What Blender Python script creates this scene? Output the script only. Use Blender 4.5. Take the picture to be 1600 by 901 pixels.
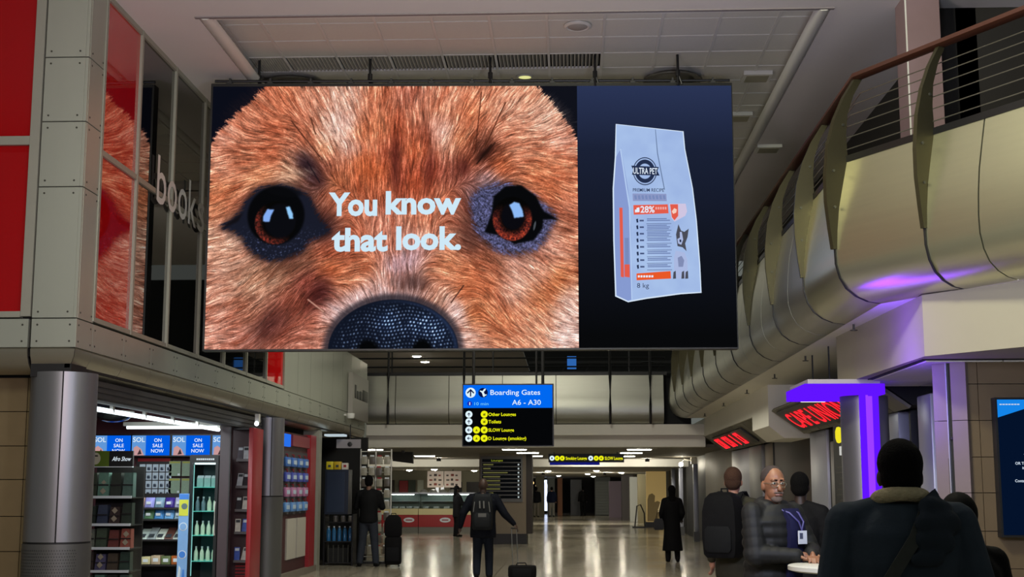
import bpy, bmesh, math, random
import numpy as np
from mathutils import Vector, Matrix
for o in list(bpy.data.objects): bpy.data.objects.remove(o)
SC = bpy.context.scene
COL = SC.collection
PI = math.pi
# ================================================================ camera, world, exposure, large lamps and added fill lights
F, TH, PS, EYE = 2100.0, math.radians(8.5), math.radians(2.43), 1.58
cam = bpy.data.cameras.new('camera'); cam.sensor_width = 36; cam.lens = 36 * F / 1600; cam.clip_start = .05; cam.clip_end = 300
cam_o = bpy.data.objects.new('camera', cam); COL.objects.link(cam_o)
cam_o.location = (0, 0, EYE); cam_o.rotation_euler = (PI / 2 + TH, 0, PS); SC.camera = cam_o
SC.view_settings.view_transform = 'Standard'; SC.view_settings.look = 'None'
SC.view_settings.exposure = 0.0; SC.view_settings.gamma = 1.0; SC.view_settings.use_curve_mapping = False
W = bpy.data.worlds.new('hall_ambience'); SC.world = W; W.use_nodes = True
W.node_tree.nodes['Background'].inputs[0].default_value = (.80, .86, .78, 1)
W.node_tree.nodes['Background'].inputs[1].default_value = .15
def area(name, loc, target, size, power, col=(1, 1, 1), sy=None):
    L = bpy.data.lights.new(name, 'AREA'); L.energy = power; L.color = col; L.size = size
    if sy: L.shape = 'RECTANGLE'; L.size_y = sy
    o = bpy.data.objects.new(name, L); COL.objects.link(o); o.location = loc
    o.rotation_euler = (Vector(target) - Vector(loc)).to_track_quat('-Z', 'Y').to_euler()
    return o
area('concourse_fill', (-3.4, 5.0, 6.6), (-5.2, 14.5, 4.2), 1.6, 170, (1, .98, .84))  # added fill light out of view, brightens the clad left corner
area('balcony_floodlight', (.2, 8.6, 6.75), (3.2, 11.6, 4.6), 1.0, 520, (1, .99, .72))
area('ceiling_fill_warm', (-2.2, 6.6, 2.9), (-1.9, 13.8, 6.8), 1.2, 160, (1, .82, .92))  # added light without fixture, stands in for the screen's glow on the ceiling
area('ceiling_fill_cool', (1.4, 6.6, 2.9), (1.9, 14.0, 6.8), 1.0, 200, (.72, .78, 1))  # added likewise, for the bluish right half of the ceiling
area('hall_fill', (-1.0, 24, 6.7), (-1.0, 26, 0), 2.0, 640, (1, .97, .84), 6)  # added unseen light above the screen's back, lifts hall floor and walls
# ================================================================ helpers
_d = None
def ray(x, y):
    fw = Vector((-math.sin(PS) * math.cos(TH), math.cos(PS) * math.cos(TH), math.sin(TH)))
    rt = Vector((math.cos(PS), math.sin(PS), 0)); up = rt.cross(fw)
    return fw + rt * ((x - 800) / F) - up * ((y - 450.5) / F)
def at(x, y, X=None, Y=None, Z=None):
    d = ray(x, y); t = X / d.x if X is not None else Y / d.y if Y is not None else (Z - EYE) / d.z
    return Vector((0, 0, EYE)) + d * t
def lin(c):
    c = c / 255.0; return c / 12.92 if c <= .04045 else ((c + .055) / 1.055) ** 2.4
def S(r, g, b): return (lin(r), lin(g), lin(b))
MATS = {}
def mat(name, col=(.5, .5, .5), rough=.5, metal=0.0, emit=None, es=1.0, noise=.0, nscale=8.0, stretch=None, bump=0.0, spec=.5, alpha=None, coat=0.0):
    if name in MATS: return MATS[name]
    m = bpy.data.materials.new(name); m.use_nodes = True; nt = m.node_tree; b = nt.nodes['Principled BSDF']
    b.inputs['Base Color'].default_value = (*col, 1); b.inputs['Roughness'].default_value = rough; b.inputs['Metallic'].default_value = metal
    b.inputs['Specular IOR Level'].default_value = spec; b.inputs['Coat Weight'].default_value = coat
    if emit is not None:
        b.inputs['Emission Color'].default_value = (*emit, 1); b.inputs['Emission Strength'].default_value = es
    if noise or bump:
        tc = nt.nodes.new('ShaderNodeTexCoord'); mp = nt.nodes.new('ShaderNodeMapping'); nz = nt.nodes.new('ShaderNodeTexNoise')
        nz.inputs['Scale'].default_value = nscale; nz.inputs['Detail'].default_value = 4
        if stretch: mp.inputs['Scale'].default_value = stretch
        nt.links.new(tc.outputs['Object'], mp.inputs[0]); nt.links.new(mp.outputs[0], nz.inputs['Vector'])
        if noise:
            mx = nt.nodes.new('ShaderNodeMixRGB'); mx.blend_type = 'MIX'
            lo = [max(0, c * (1 - noise)) for c in col]; hi = [min(1, c * (1 + noise)) for c in col]
            mx.inputs[1].default_value = (*lo, 1); mx.inputs[2].default_value = (*hi, 1)
            nt.links.new(nz.outputs['Fac'], mx.inputs[0]); nt.links.new(mx.outputs[0], b.inputs['Base Color'])
        if bump:
            bp = nt.nodes.new('ShaderNodeBump'); bp.inputs['Strength'].default_value = bump; bp.inputs['Distance'].default_value = .02
            nt.links.new(nz.outputs['Fac'], bp.inputs['Height']); nt.links.new(bp.outputs[0], b.inputs['Normal'])
    MATS[name] = m; return m
def emis(name, col, s=1.0):
    if name in MATS: return MATS[name]
    m = bpy.data.materials.new(name); m.use_nodes = True; nt = m.node_tree; nt.nodes.clear()
    e = nt.nodes.new('ShaderNodeEmission'); o = nt.nodes.new('ShaderNodeOutputMaterial')
    e.inputs[0].default_value = (*col, 1); e.inputs[1].default_value = s; nt.links.new(e.outputs[0], o.inputs[0])
    MATS[name] = m; return m
def glassy(name, col, refl, rough=.02, trans=False, tint=(1, 1, 1)):
    if name in MATS: return MATS[name]
    m = bpy.data.materials.new(name); m.use_nodes = True; nt = m.node_tree; nt.nodes.clear()
    d = nt.nodes.new('ShaderNodeBsdfTransparent' if trans else 'ShaderNodeBsdfDiffuse'); d.inputs[0].default_value = (*col, 1)
    g = nt.nodes.new('ShaderNodeBsdfGlossy'); g.inputs['Roughness'].default_value = rough; g.inputs[0].default_value = (*tint, 1)
    mx = nt.nodes.new('ShaderNodeMixShader'); mx.inputs[0].default_value = refl; o = nt.nodes.new('ShaderNodeOutputMaterial')
    nt.links.new(d.outputs[0], mx.inputs[1]); nt.links.new(g.outputs[0], mx.inputs[2]); nt.links.new(mx.outputs[0], o.inputs[0])
    MATS[name] = m; return m
WLOC = {}
def tag(o, label=None, cat=None, group=None, kind=None):
    if label: o['label'] = label
    if cat: o['category'] = cat
    if group: o['group'] = group
    if kind: o['kind'] = kind
    return o
def thing(name, label, cat, loc=(0, 0, 0), rz=0.0, group=None, kind=None):
    o = bpy.data.objects.new(name, None); COL.objects.link(o); o.empty_display_size = .1
    o.location = loc; o.rotation_euler = (0, 0, rz); tag(o, label, cat, group, kind); WLOC[o] = Vector(loc); return o
class MB:
    """collects shapes; build() links them as one mesh object"""
    def __init__(s): s.v = []; s.f = []; s.sm = []
    def add(s, v, f, smooth=False):
        n = len(s.v); s.v += [Vector(p) for p in v]; s.f += [tuple(i + n for i in q) for q in f]; s.sm += [smooth] * len(f); return s
    def box(s, a, b, rz=0.0, c=None):
        x0, y0, z0 = a; x1, y1, z1 = b
        v = [(x0, y0, z0), (x1, y0, z0), (x1, y1, z0), (x0, y1, z0), (x0, y0, z1), (x1, y0, z1), (x1, y1, z1), (x0, y1, z1)]
        if rz:
            cx, cy = c or ((x0 + x1) / 2, (y0 + y1) / 2); k, q = math.cos(rz), math.sin(rz)
            v = [(cx + (p[0] - cx) * k - (p[1] - cy) * q, cy + (p[0] - cx) * q + (p[1] - cy) * k, p[2]) for p in v]
        return s.add(v, [(0, 3, 2, 1), (4, 5, 6, 7), (0, 1, 5, 4), (1, 2, 6, 5), (2, 3, 7, 6), (3, 0, 4, 7)])
    def rbox(s, a, b, r=.01):
        """box with its vertical and horizontal edges chamfered"""
        bm = bmesh.new(); bmesh.ops.create_cube(bm, size=1)
        A, B = Vector(a), Vector(b); c = (A + B) / 2; d = B - A
        for v in bm.verts: v.co = Vector((v.co.x * d.x, v.co.y * d.y, v.co.z * d.z)) + c
        bmesh.ops.bevel(bm, geom=list(bm.edges), offset=min(r, min(abs(t) for t in d) * .45), segments=2, affect='EDGES', profile=.5)
        bm.verts.index_update(); s.add([v.co.copy() for v in bm.verts], [[v.index for v in f.verts] for f in bm.faces], True); bm.free(); return s
    def loft(s, rings, cap=True, closed=True, smooth=True):
        n = len(rings[0]); base = []; f = []
        for r in rings: base += list(r)
        for i in range(len(rings) - 1):
            for j in range(n if closed else n - 1):
                k = (j + 1) % n; f.append((i * n + j, i * n + k, (i + 1) * n + k, (i + 1) * n + j))
        if cap and closed: f.append(tuple(range(n - 1, -1, -1))); f.append(tuple((len(rings) - 1) * n + j for j in range(n)))
        return s.add(base, f, smooth)
    def lathe(s, prof, c=(0, 0, 0), n=16, smooth=True):
        return s.loft([[(c[0] + r * math.cos(2 * PI * j / n), c[1] + r * math.sin(2 * PI * j / n), c[2] + z) for j in range(n)] for r, z in prof], smooth=smooth)
    def tube(s, pts, r, n=8, cap=True):
        pts = [Vector(p) for p in pts]; rings = []
        for i, p in enumerate(pts):
            t = (pts[min(i + 1, len(pts) - 1)] - pts[max(i - 1, 0)]).normalized()
            a = t.cross(Vector((0, 0, 1)));
            if a.length < .02: a = t.cross(Vector((0, 1, 0)))
            a.normalize(); b = t.cross(a); q = r[i] if isinstance(r, (list, tuple)) else r
            rings.append([p + a * (q * math.cos(2 * PI * j / n)) + b * (q * math.sin(2 * PI * j / n)) for j in range(n)])
        return s.loft(rings, cap)
    def prism(s, poly, d):
        """polygon (3-D points) pushed along d"""
        d = Vector(d); P = [Vector(p) for p in poly]; n = len(P)
        return s.add(P + [p + d for p in P], [tuple(range(n)), tuple(range(2 * n - 1, n - 1, -1))] + [(i, i + n, (i + 1) % n + n, (i + 1) % n) for i in range(n)])
    def ball(s, c, r, n=12, m=8):
        r = r if isinstance(r, (list, tuple)) else (r, r, r); rings = []
        for i in range(m + 1):
            a = -PI / 2 + PI * i / m; k = max(math.cos(a), .02)
            rings.append([(c[0] + r[0] * k * math.cos(2 * PI * j / n), c[1] + r[1] * k * math.sin(2 * PI * j / n), c[2] + r[2] * math.sin(a)) for j in range(n)])
        return s.loft(rings)
    def build(s, name, m, parent=None, local=False, label=None, cat=None, group=None, kind=None):
        off = Vector((0, 0, 0))
        if parent is not None and not local: off = WLOC.get(parent, off)
        if parent is None and not local:
            xs = [p.x for p in s.v]; ys = [p.y for p in s.v]; zs = [p.z for p in s.v]
            off = Vector(((min(xs) + max(xs)) / 2, (min(ys) + max(ys)) / 2, min(zs)))
        me = bpy.data.meshes.new(name); me.from_pydata([p - off for p in s.v], [], s.f); me.update()
        bm = bmesh.new(); bm.from_mesh(me); bmesh.ops.recalc_face_normals(bm, faces=bm.faces); bm.to_mesh(me); bm.free()
        me.polygons.foreach_set('use_smooth', s.sm)
        if any(s.sm): 
            try: me.set_sharp_from_angle(angle=.7)
            except Exception: pass
        me.materials.append(m); o = bpy.data.objects.new(name, me); COL.objects.link(o)
        if parent is None: o.location = off; WLOC[o] = off if not local else Vector((0, 0, 0))
        else:
            o.parent = parent; WLOC[o] = WLOC.get(parent, Vector((0, 0, 0))) if not local else Vector((0, 0, 0))
        tag(o, label, cat, group, kind); return o
def bx(name, a, b, m, parent=None, **k): return MB().box(a, b).build(name, m, parent, **k)
def struct(name, mb, m, label=None): return mb.build(name, m, kind='structure', label=label)
TXT = {}
def text_mesh(s, bold=0.0, ext=.002):
    if (s, bold) in TXT: return TXT[(s, bold)]
    cu = bpy.data.curves.new('t', 'FONT'); cu.body = s; cu.size = 1; cu.offset = bold; cu.extrude = 0; cu.resolution_u = 3; cu.align_x = 'LEFT'
    o = bpy.data.objects.new('t', cu); COL.objects.link(o); dg = bpy.context.evaluated_depsgraph_get(); dg.update()
    me = bpy.data.meshes.new_from_object(o.evaluated_get(dg)); v = [tuple(p.co) for p in me.vertices]; f = [tuple(p.vertices) for p in me.polygons]
    bpy.data.objects.remove(o); bpy.data.curves.remove(cu)
    xs = [p[0] for p in v]; TXT[(s, bold)] = (v, f, min(xs), max(xs)); return TXT[(s, bold)]
def text(s, origin, right, up, height, m, parent, name='lettering', width=None, bold=0.0, center=False, proud=.003, shear=0.0):
    """flat lettering: cap height in metres, optional total width"""
    v, f, x0, x1 = text_mesh(s, bold); k = height / .72; kx = k if not width else width / (x1 - x0)
    R, U = Vector(right).normalized(), Vector(up).normalized(); N = R.cross(U); O = Vector(origin) + N * proud
    if center: O = O - R * ((x1 - x0) * kx / 2)
    par_ = list(range(len(v)))
    def root_(i):
        while par_[i] != i: par_[i] = par_[par_[i]]; i = par_[i]
        return i
    for q in f:
        for a in q[1:]: par_[root_(a)] = root_(q[0])
    ext = {}
    for i, p in enumerate(v):
        r_ = root_(i); e = ext.setdefault(r_, [p[0], p[0]]); e[0] = min(e[0], p[0]); e[1] = max(e[1], p[0])
    words, end = {}, None; w = 0
    for r_, e in sorted(ext.items(), key=lambda t_: t_[1][0]):           # one mesh per word
        if end is not None and ' ' in s and e[0] - end > .17: w += 1
        words[r_] = w; end = e[1] if end is None else max(end, e[1])
    out = None
    for w in range(max(words.values()) + 1):
        ids = [i for i in range(len(v)) if words[root_(i)] == w]; mp = {i: k_ for k_, i in enumerate(ids)}
        mb = MB(); mb.add([O + R * ((v[i][0] - x0) * kx + shear * v[i][1] * k) + U * (v[i][1] * k) for i in ids], [tuple(mp[a] for a in q) for q in f if q[0] in mp])
        out = mb.build(name, m, parent)
    return out
ORD = ['first', 'second', 'third', 'fourth', 'fifth', 'sixth', 'seventh', 'eighth', 'ninth', 'tenth', 'eleventh', 'twelfth']
random.seed(4)
# ================================================================ materials
M_floor = mat('floor_stone', S(120, 112, 96), .16, noise=.1, nscale=3)
def floor_nodes():
    m = M_floor; nt = m.node_tree; b = nt.nodes['Principled BSDF']
    tc = nt.nodes.new('ShaderNodeTexCoord'); br = nt.nodes.new('ShaderNodeTexBrick'); br.offset = 0; br.squash = 1
    br.inputs['Scale'].default_value = 1; br.inputs['Brick Width'].default_value = .9; br.inputs['Row Height'].default_value = .9; br.inputs['Mortar Size'].default_value = .012
    br.inputs['Color1'].default_value = (*S(168, 160, 142), 1); br.inputs['Color2'].default_value = (*S(154, 146, 128), 1); br.inputs['Mortar'].default_value = (*S(84, 80, 70), 1)
    nz = nt.nodes.new('ShaderNodeTexNoise'); nz.inputs['Scale'].default_value = .7
    mr = nt.nodes.new('ShaderNodeMapRange'); mr.inputs[3].default_value = .10; mr.inputs[4].default_value = .24
    nt.links.new(tc.outputs['Object'], br.inputs[0]); nt.links.new(br.outputs['Color'], b.inputs['Base Color'])
    nt.links.new(tc.outputs['Object'], nz.inputs[0]); nt.links.new(nz.outputs['Fac'], mr.inputs[0]); nt.links.new(mr.outputs[0], b.inputs['Roughness'])
floor_nodes()
M_plaster = mat('ceiling_plaster', S(206, 200, 196), .8, noise=.03, nscale=2)
M_white = mat('bulkhead_paint', S(176, 172, 160), .7, noise=.04, nscale=2)
M_soffit = mat('soffit_paint', S(224, 220, 206), .7, noise=.04, nscale=2)
M_tile = mat('ceiling_tile_board', S(196, 194, 184), .85, noise=.05, nscale=30)
M_grid = mat('grid_metal', S(200, 198, 190), .4)
M_dark = mat('dark_void', S(14, 14, 13), .8, noise=.2)
M_black = mat('black_metal', S(12, 12, 13), .45)
M_clad = mat('aluminium_cladding', S(168, 172, 158), .42, .55, noise=.05, nscale=3, stretch=(1, 1, .15))
M_brush = mat('brushed_steel', S(176, 172, 156), .34, .88, noise=.06, nscale=5, stretch=(.3, .3, 6))
M_rivet = mat('rivet_dark', S(70, 70, 62), .5, .6)
M_seam = mat('black_seam', S(8, 8, 8), .6)
M_frame = mat('window_frame_grey', S(150, 150, 136), .45, .3, noise=.04)
M_stone = mat('beige_stone', S(114, 98, 66), .55, noise=.14, nscale=5, bump=.05)
M_stone2 = mat('tan_stone', S(92, 77, 56), .5, noise=.14, nscale=5, bump=.05)
M_mullion = M_frame
M_redglass = glassy('red_backed_glass', S(176, 12, 14), .30)
M_redfront = glassy('red_front_glass', S(150, 0, 6), .04)
M_blackglass = glassy('black_glass', S(8, 9, 8), .30)
M_clear = glassy('clear_glass', (.92, .97, .96), .10, trans=True)
M_col = mat('column_steel', S(132, 132, 134), .42, .75, noise=.05, nscale=4, stretch=(1, 1, .1))
M_colbase = mat('column_kickplate', S(96, 96, 94), .5, .6)
# ================================================================ floor, ceiling, coffer
struct('floor', MB().box((-14, 1, -.2), (13, 112, 0)), M_floor)
CZ, CX0, CX1, CY0, CY1 = 6.83, -4.15, 2.92, 14.36, 23.6
cm = MB()
cm.box((-9, 6, CZ), (9, CY0, CZ + .12)); cm.box((-9, CY1, CZ), (9, 31, CZ + .12))
cm.box((-9, CY0, CZ), (CX0, CY1, CZ + .12)); cm.box((CX1, CY0, CZ), (9, CY1, CZ + .12))
ceil = struct('ceiling', cm, M_plaster)
TZ = 7.1
bx('coffer_side', (CX0 - .02, CY0, CZ + .1), (CX0, CY1, TZ + .1), M_plaster, ceil)
bx('coffer_side', (CX1, CY0, CZ + .1), (CX1 + .02, CY1, TZ + .1), M_plaster, ceil)
bx('coffer_side', (CX0, CY0 - .02, CZ + .1), (CX1, CY0, TZ + .1), M_plaster, ceil)
bx('coffer_side', (CX0, CY1, CZ + .1), (CX1, CY1 + .02, TZ + .1), M_plaster, ceil)
bx('coffer_lid', (CX0, CY0, TZ + .08), (CX1, CY1, TZ + .12), M_dark, ceil)
for x in (CX0, CX1 - .16):                       # pale rounded trims along the sides
    rr = [[(x + .08 + .085 * math.cos(a), y, CZ + .035 + .06 * math.sin(a)) for a in [PI * (k / 10) * 2 for k in range(10)]] for y in (CY0, CY1)]
    MB().loft(rr).build('cove_trim', M_grid, ceil)
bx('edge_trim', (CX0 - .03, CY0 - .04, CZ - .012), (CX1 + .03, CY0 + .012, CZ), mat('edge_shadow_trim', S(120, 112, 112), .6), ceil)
bx('edge_trim', (CX0 + .16, CY0 + .02, CZ - .005), (CX1 - .16, CY0 + .06, CZ + .05), M_grid, ceil)
gxs = [CX0 + .02] + [.45 + .685 * k for k in range(-6, 4)] + [CX1 - .02]
gys = [14.75, 15.37, 15.99, 16.61, 17.22, 17.84, 18.46, 19.08, 19.7, 20.32, 20.94, 21.56, 22.2, 22.9, 23.55]
VENT = {1: 0, 2: 1, 3: 2, 4: 3, 5: 4, 6: 5, 7: 6}
rng = random.Random(3)
for j in range(len(gys) - 1):
    for i in range(len(gxs) - 1):
        if gys[j] == 16.61 and 0 <= i <= 6: continue
        x0, x1, y0, y1 = gxs[i] + .012, gxs[i + 1] - .012, gys[j] + .012, gys[j + 1] - .012
        MB().box((x0, y0, TZ + .006 + rng.uniform(-.003, .003)), (x1, y1, TZ + .03)).build('ceiling_tile', M_tile, ceil)
for x in gxs: bx('grid_rail', (x - .016, 14.4, TZ - .004), (x + .016, CY1, TZ + .028), M_grid, ceil)
for y in gys: bx('grid_rail', (CX0, y - .010, TZ - .001), (CX1, y + .010, TZ + .028), M_grid, ceil)
# louvred vents
VN = ['vent above the left end of the LED screen', 'second vent from the left above the LED screen', 'third vent from the left above the LED screen', 'vent in the middle of the ceiling coffer',
      'fifth vent from the left, left of the lit downlight rod', 'sixth vent from the left in the ceiling coffer', 'rightmost vent of the ceiling coffer row']
M_louv = mat('louvre_grey', S(176, 172, 160), .5, .1); M_ventdark = mat('vent_inside', S(20, 19, 16), .8)
for k in range(7):
    x0, x1 = gxs[k] + .03, gxs[k + 1] - .03
    t = thing('air_vent', 'grey slatted ' + VN[k], 'vent', ((x0 + x1) / 2, 16.92, TZ), group='ceiling vents')
    bx('vent_box', (x0, 16.62, TZ + .05), (x1, 17.21, TZ + .07), M_ventdark, t)
    n = 13
    for q in range(n):
        xx = x0 + (x1 - x0) * (q + .5) / n
        MB().prism([(xx - .016, 16.63, TZ), (xx - .004, 16.63, TZ), (xx + .018, 16.63, TZ + .045), (xx + .006, 16.63, TZ + .045)], (0, .57, 0)).build('slat', M_louv, t)
# ceiling speaker, downlight, round dishes, boxes
t = thing('ceiling_speaker', 'round white ceiling speaker in a front tile of the coffer', 'speaker', (.13, 15.55, TZ))
MB().lathe([(.165, .0), (.165, -.018), (.135, -.028), (.125, -.02), (.0, -.02)], (.13, 15.55, TZ), 24).build('trim_ring', M_grid, t)
MB().lathe([(.12, -.021), (.10, -.032), (.0, -.036)], (.13, 15.55, TZ), 24).build('grille', mat('speaker_grille', S(150, 146, 138), .7), t)
t = thing('downlight', 'small lit yellow-green downlight over the middle of the LED screen', 'light', (-.57, 17.55, TZ))
MB().lathe([(.115, 0), (.115, -.012), (.09, -.016), (.085, -.004), (0, -.004)], (-.57, 17.55, TZ), 20).build('bezel', M_grid, t)
MB().lathe([(.085, -.006), (.05, -.014), (0, -.018)], (-.57, 17.55, TZ), 20).build('lens', emis('downlight_glow', S(226, 226, 150), 1.0), t)
for (x, lab) in ((-3.75, 'dark round ceiling dish at the left end above the LED screen'), (1.42, 'dark round ceiling dish at the right end above the LED screen')):
    t = thing('ceiling_dish', lab, 'light', (x, 17.6, TZ - .02), group='round ceiling dishes')
    MB().lathe([(.12, 0), (.33, -.02), (.40, -.06), (.39, -.075), (.30, -.06), (.0, -.05)], (x, 17.6, TZ), 28).build('dish', mat('dish_grey', S(96, 94, 84), .5, .2), t)
    MB().lathe([(.30, -.062), (.22, -.10), (0, -.11)], (x, 17.6, TZ), 24).build('diffuser', mat('dish_lens', S(70, 68, 60), .4), t)
for (x, y, z, lab) in ((2.55, 17.62, TZ, 'upper square box fitting beside the right coffer edge'), (2.55, 19.6, TZ, 'lower square box fitting beside the right coffer edge'), (3.11, 20.46, CZ, 'square box fitting on the flat ceiling right of the coffer')):
    t = thing('ceiling_fitting', 'dim grey ' + lab, 'light', (x, y, z), group='square ceiling fittings')
    bx('housing', (x - .19, y - .19, z - .05), (x + .19, y + .19, z + .006), M_grid, t)
    bx('lens', (x - .15, y - .15, z - .056), (x + .15, y + .15, z - .05), mat('dim_lens', S(150, 146, 124), .5), t)
# ================================================================ left wall: clad corner pier, red and black glazing, fascia
XL, YC = -4.9, 13.1
SILL, MIDZ = 3.29, 5.06
wl = struct('wall_left', MB().box((-9.5, YC + .1, 2.9), (XL - .12, 23.0, CZ)).box((-9.5, 23.0, 2.9), (XL - .06, 32.45, 4.62)), M_dark)
def rivets(pts, n, parent):
    """small dark rivet heads, n = outward normal axis"""
    mb = MB()
    for p in pts:
        p = Vector(p); N = Vector(n); a = N.cross(Vector((0, 0, 1))).normalized(); b = N.cross(a)
        mb.loft([[p + (a * math.cos(PI * k / 3) + b * math.sin(PI * k / 3)) * .011 + N * h for k in range(6)] for h in (0, .004)])
    return mb.build('rivet_row', M_rivet, parent)
def panel_y(x0, x1, z0, z1, y=YC, t=.06, riv=True, m=None):     # panel facing the camera
    p = bx('cladding_panel', (x0 + .006, y, z0 + .006), (x1 - .006, y + t, z1 - .006), m or M_clad, wl)
    if riv:
        i = .065; rivets([(x0 + i, y, z0 + i), (x1 - i, y, z0 + i), (x0 + i, y, z1 - i), (x1 - i, y, z1 - i)], (0, -1, 0), p)
    return p
def panel_x(y0, y1, z0, z1, x=XL, t=.06, riv=True):             # panel facing the hall
    p = bx('cladding_panel', (x - t, y0 + .006, z0 + .006), (x, y1 - .006, z1 - .006), M_clad, wl)
    if riv:
        i = .065; rivets([(x, y0 + i, z0 + i), (x, y1 - i, z0 + i), (x, y0 + i, z1 - i), (x, y1 - i, z1 - i)], (1, 0, 0), p)
    return p
JZ = [SILL - .02, 4.61, 5.29, 5.97, CZ]
for a, b in zip(JZ[:-1], JZ[1:]):
    panel_y(-5.36, XL - .03, a, b); panel_x(YC + .03, 13.57, a, b)
for z0, z1 in zip(JZ[:-1], JZ[1:]): bx('corner_trim', (XL - .035, YC + .004, z0 + .006), (XL - .004, YC + .035, z1 - .006), M_clad, wl)
bx('joint_backing', (-5.36, YC + .05, SILL - .6), (XL - .05, 13.57, CZ), M_seam, wl)
# fascia below the sill: flat band, then a quarter-round metal roll
roll = [(0.0, 2.96), (-.012, 2.89), (-.05, 2.82), (-.11, 2.765), (-.19, 2.735), (-.30, 2.73)]
def fascia_x(y0, y1):
    p = panel_x(y0, y1, 2.975, SILL - .02)
    MB().loft([[(XL + o, y, z) for o, z in roll] + [(XL + o - .02, y, z + .02) for o, z in reversed(roll)] for y in (y0 + .006, y1 - .006)] if y0 > YC + .01 else [[(XL + o, YC - o + .004, z) for o, z in roll] + [(XL + o - .02, YC - o + .02, z + .02) for o, z in reversed(roll)], [(XL + o, y1 - .006, z) for o, z in roll] + [(XL + o - .02, y1 - .006, z + .02) for o, z in reversed(roll)]]).build('fascia_roll', M_brush, wl)
def fascia_y(x0, x1):
    panel_y(x0, x1, 2.975, SILL - .02)
    MB().loft([[(x, YC - o, z) for o, z in roll] + [(x, YC - o + .02, z + .02) for o, z in reversed(roll)] for x in (x0 + .006, x1 - .006)] if x1 < XL - .01 else [[(x0 + .006, YC - o, z) for o, z in roll] + [(x0 + .006, YC - o + .02, z + .02) for o, z in reversed(roll)], [(XL + o - .004, YC - o, z) for o, z in roll] + [(XL + o - .02, YC - o + .02, z + .02) for o, z in reversed(roll)]]).build('fascia_roll', M_brush, wl)
for x0, x1 in ((-7.2, -6.3), (-6.3, -5.38), (-5.36, XL)): fascia_y(x0, x1)
ys = [YC, 13.57] + [13.57 + .98 * k for k in range(1, 20)]
for a, b in zip(ys[:-1], ys[1:]):
    if a < 32.2: fascia_x(a, min(b, 32.4))
bx('fascia_backing', (XL - .12, YC + .05, 2.78), (XL - .065, 32.4, SILL), M_seam, wl)
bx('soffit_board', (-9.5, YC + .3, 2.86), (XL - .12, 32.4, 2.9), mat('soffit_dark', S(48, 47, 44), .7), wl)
# glazing on the camera-facing side
w1 = struct('window_1', MB().box((-5.47, YC - .01, SILL), (-5.37, YC + .08, CZ)).box((-9, YC - .01, 5.05), (-5.472, YC + .06, 5.14)).box((-9, YC - .01, SILL - .01), (-5.472, YC + .06, SILL + .05)), M_frame)
for z0, z1 in ((SILL + .05, 5.05), (5.14, CZ)): bx('pane', (-9, YC + .035, z0), (-5.47, YC + .06, z1), M_redfront, w1)
# glazing on the hall side
MY = [13.57, 14.76, 16.12, 17.5, 18.87, 20.21, 21.56, 22.92]
w2m = MB()
for y in MY: w2m.box((XL - .06, y - .025, SILL), (XL + .012, y + .025, CZ))
for z, h in ((SILL, .05), (MIDZ, .06), (CZ - .06, .06)): w2m.box((XL - .05, MY[0], z), (XL + .006, MY[-1], z + h))
w2 = struct('window_2', w2m, M_frame)
for i in range(len(MY) - 1):
    for z0, z1 in ((SILL + .05, MIDZ), (MIDZ + .06, CZ - .06)):
        bx('pane', (XL - .045, MY[i] + .025, z0), (XL - .02, MY[i + 1] - .025, z1), M_redglass if i in (0, 6) else M_blackglass, w2)
t = thing('window_lettering', 'large white letters spelling books on the dark upper windows', 'sign', (XL + .01, 15.45, 4.97))
yy = 15.45
for ch, w in zip('books', (.40, .42, .42, .40, .36)):
    text(ch, (XL + .012, yy, 4.97), (0, 1, 0), (0, 0, 1), .60, mat('letter_white', S(206, 206, 200), .5), t, 'letter', width=w * .92, bold=.004); yy += w + .03
# clad wall beyond the glazing
ys2 = [22.96, 24.1, 25.3, 26.5, 27.7, 28.9, 30.1, 31.3, 32.4]
for a, b in zip(ys2[:-1], ys2[1:]): panel_x(a, b, SILL - .02, 4.60, riv=False)
bx('wall_end', (XL - .5, 32.4, 2.74), (XL, 32.45, 4.6), M_clad, wl)
# sign plate with lettering at the far end of the clad wall
t = thing('wall_sign', 'pale plate sign with a dark smudged mark on the far clad wall', 'sign', (XL, 30.6, 3.2))
bx('plate', (XL + .01, 29.6, 3.15), (XL + .12, 31.9, 4.15), mat('sign_plate', S(150, 146, 138), .4), t)
for y0, w, h in ((29.85, .22, .30), (30.15, .35, .18), (30.55, .40, .20), (31.0, .75, .26)): MB().rbox((XL + .12, y0, 3.60), (XL + .128, y0 + w, 3.60 + h), .06).build('dark_mark', M_black, t)
t = thing('cctv_camera', 'small white security camera under the wall sign', 'camera', (XL, 29.2, 3.1))
MB().lathe([(.0, .0), (.07, .01), (.09, .05), (.09, .12), (.0, .12)], (XL + .14, 29.2, 3.10), 12).build('housing', mat('cctv_white', S(220, 220, 214), .4), t)
bx('bracket', (XL, 29.17, 3.17), (XL + .14, 29.23, 3.21), M_grid, t)
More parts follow.
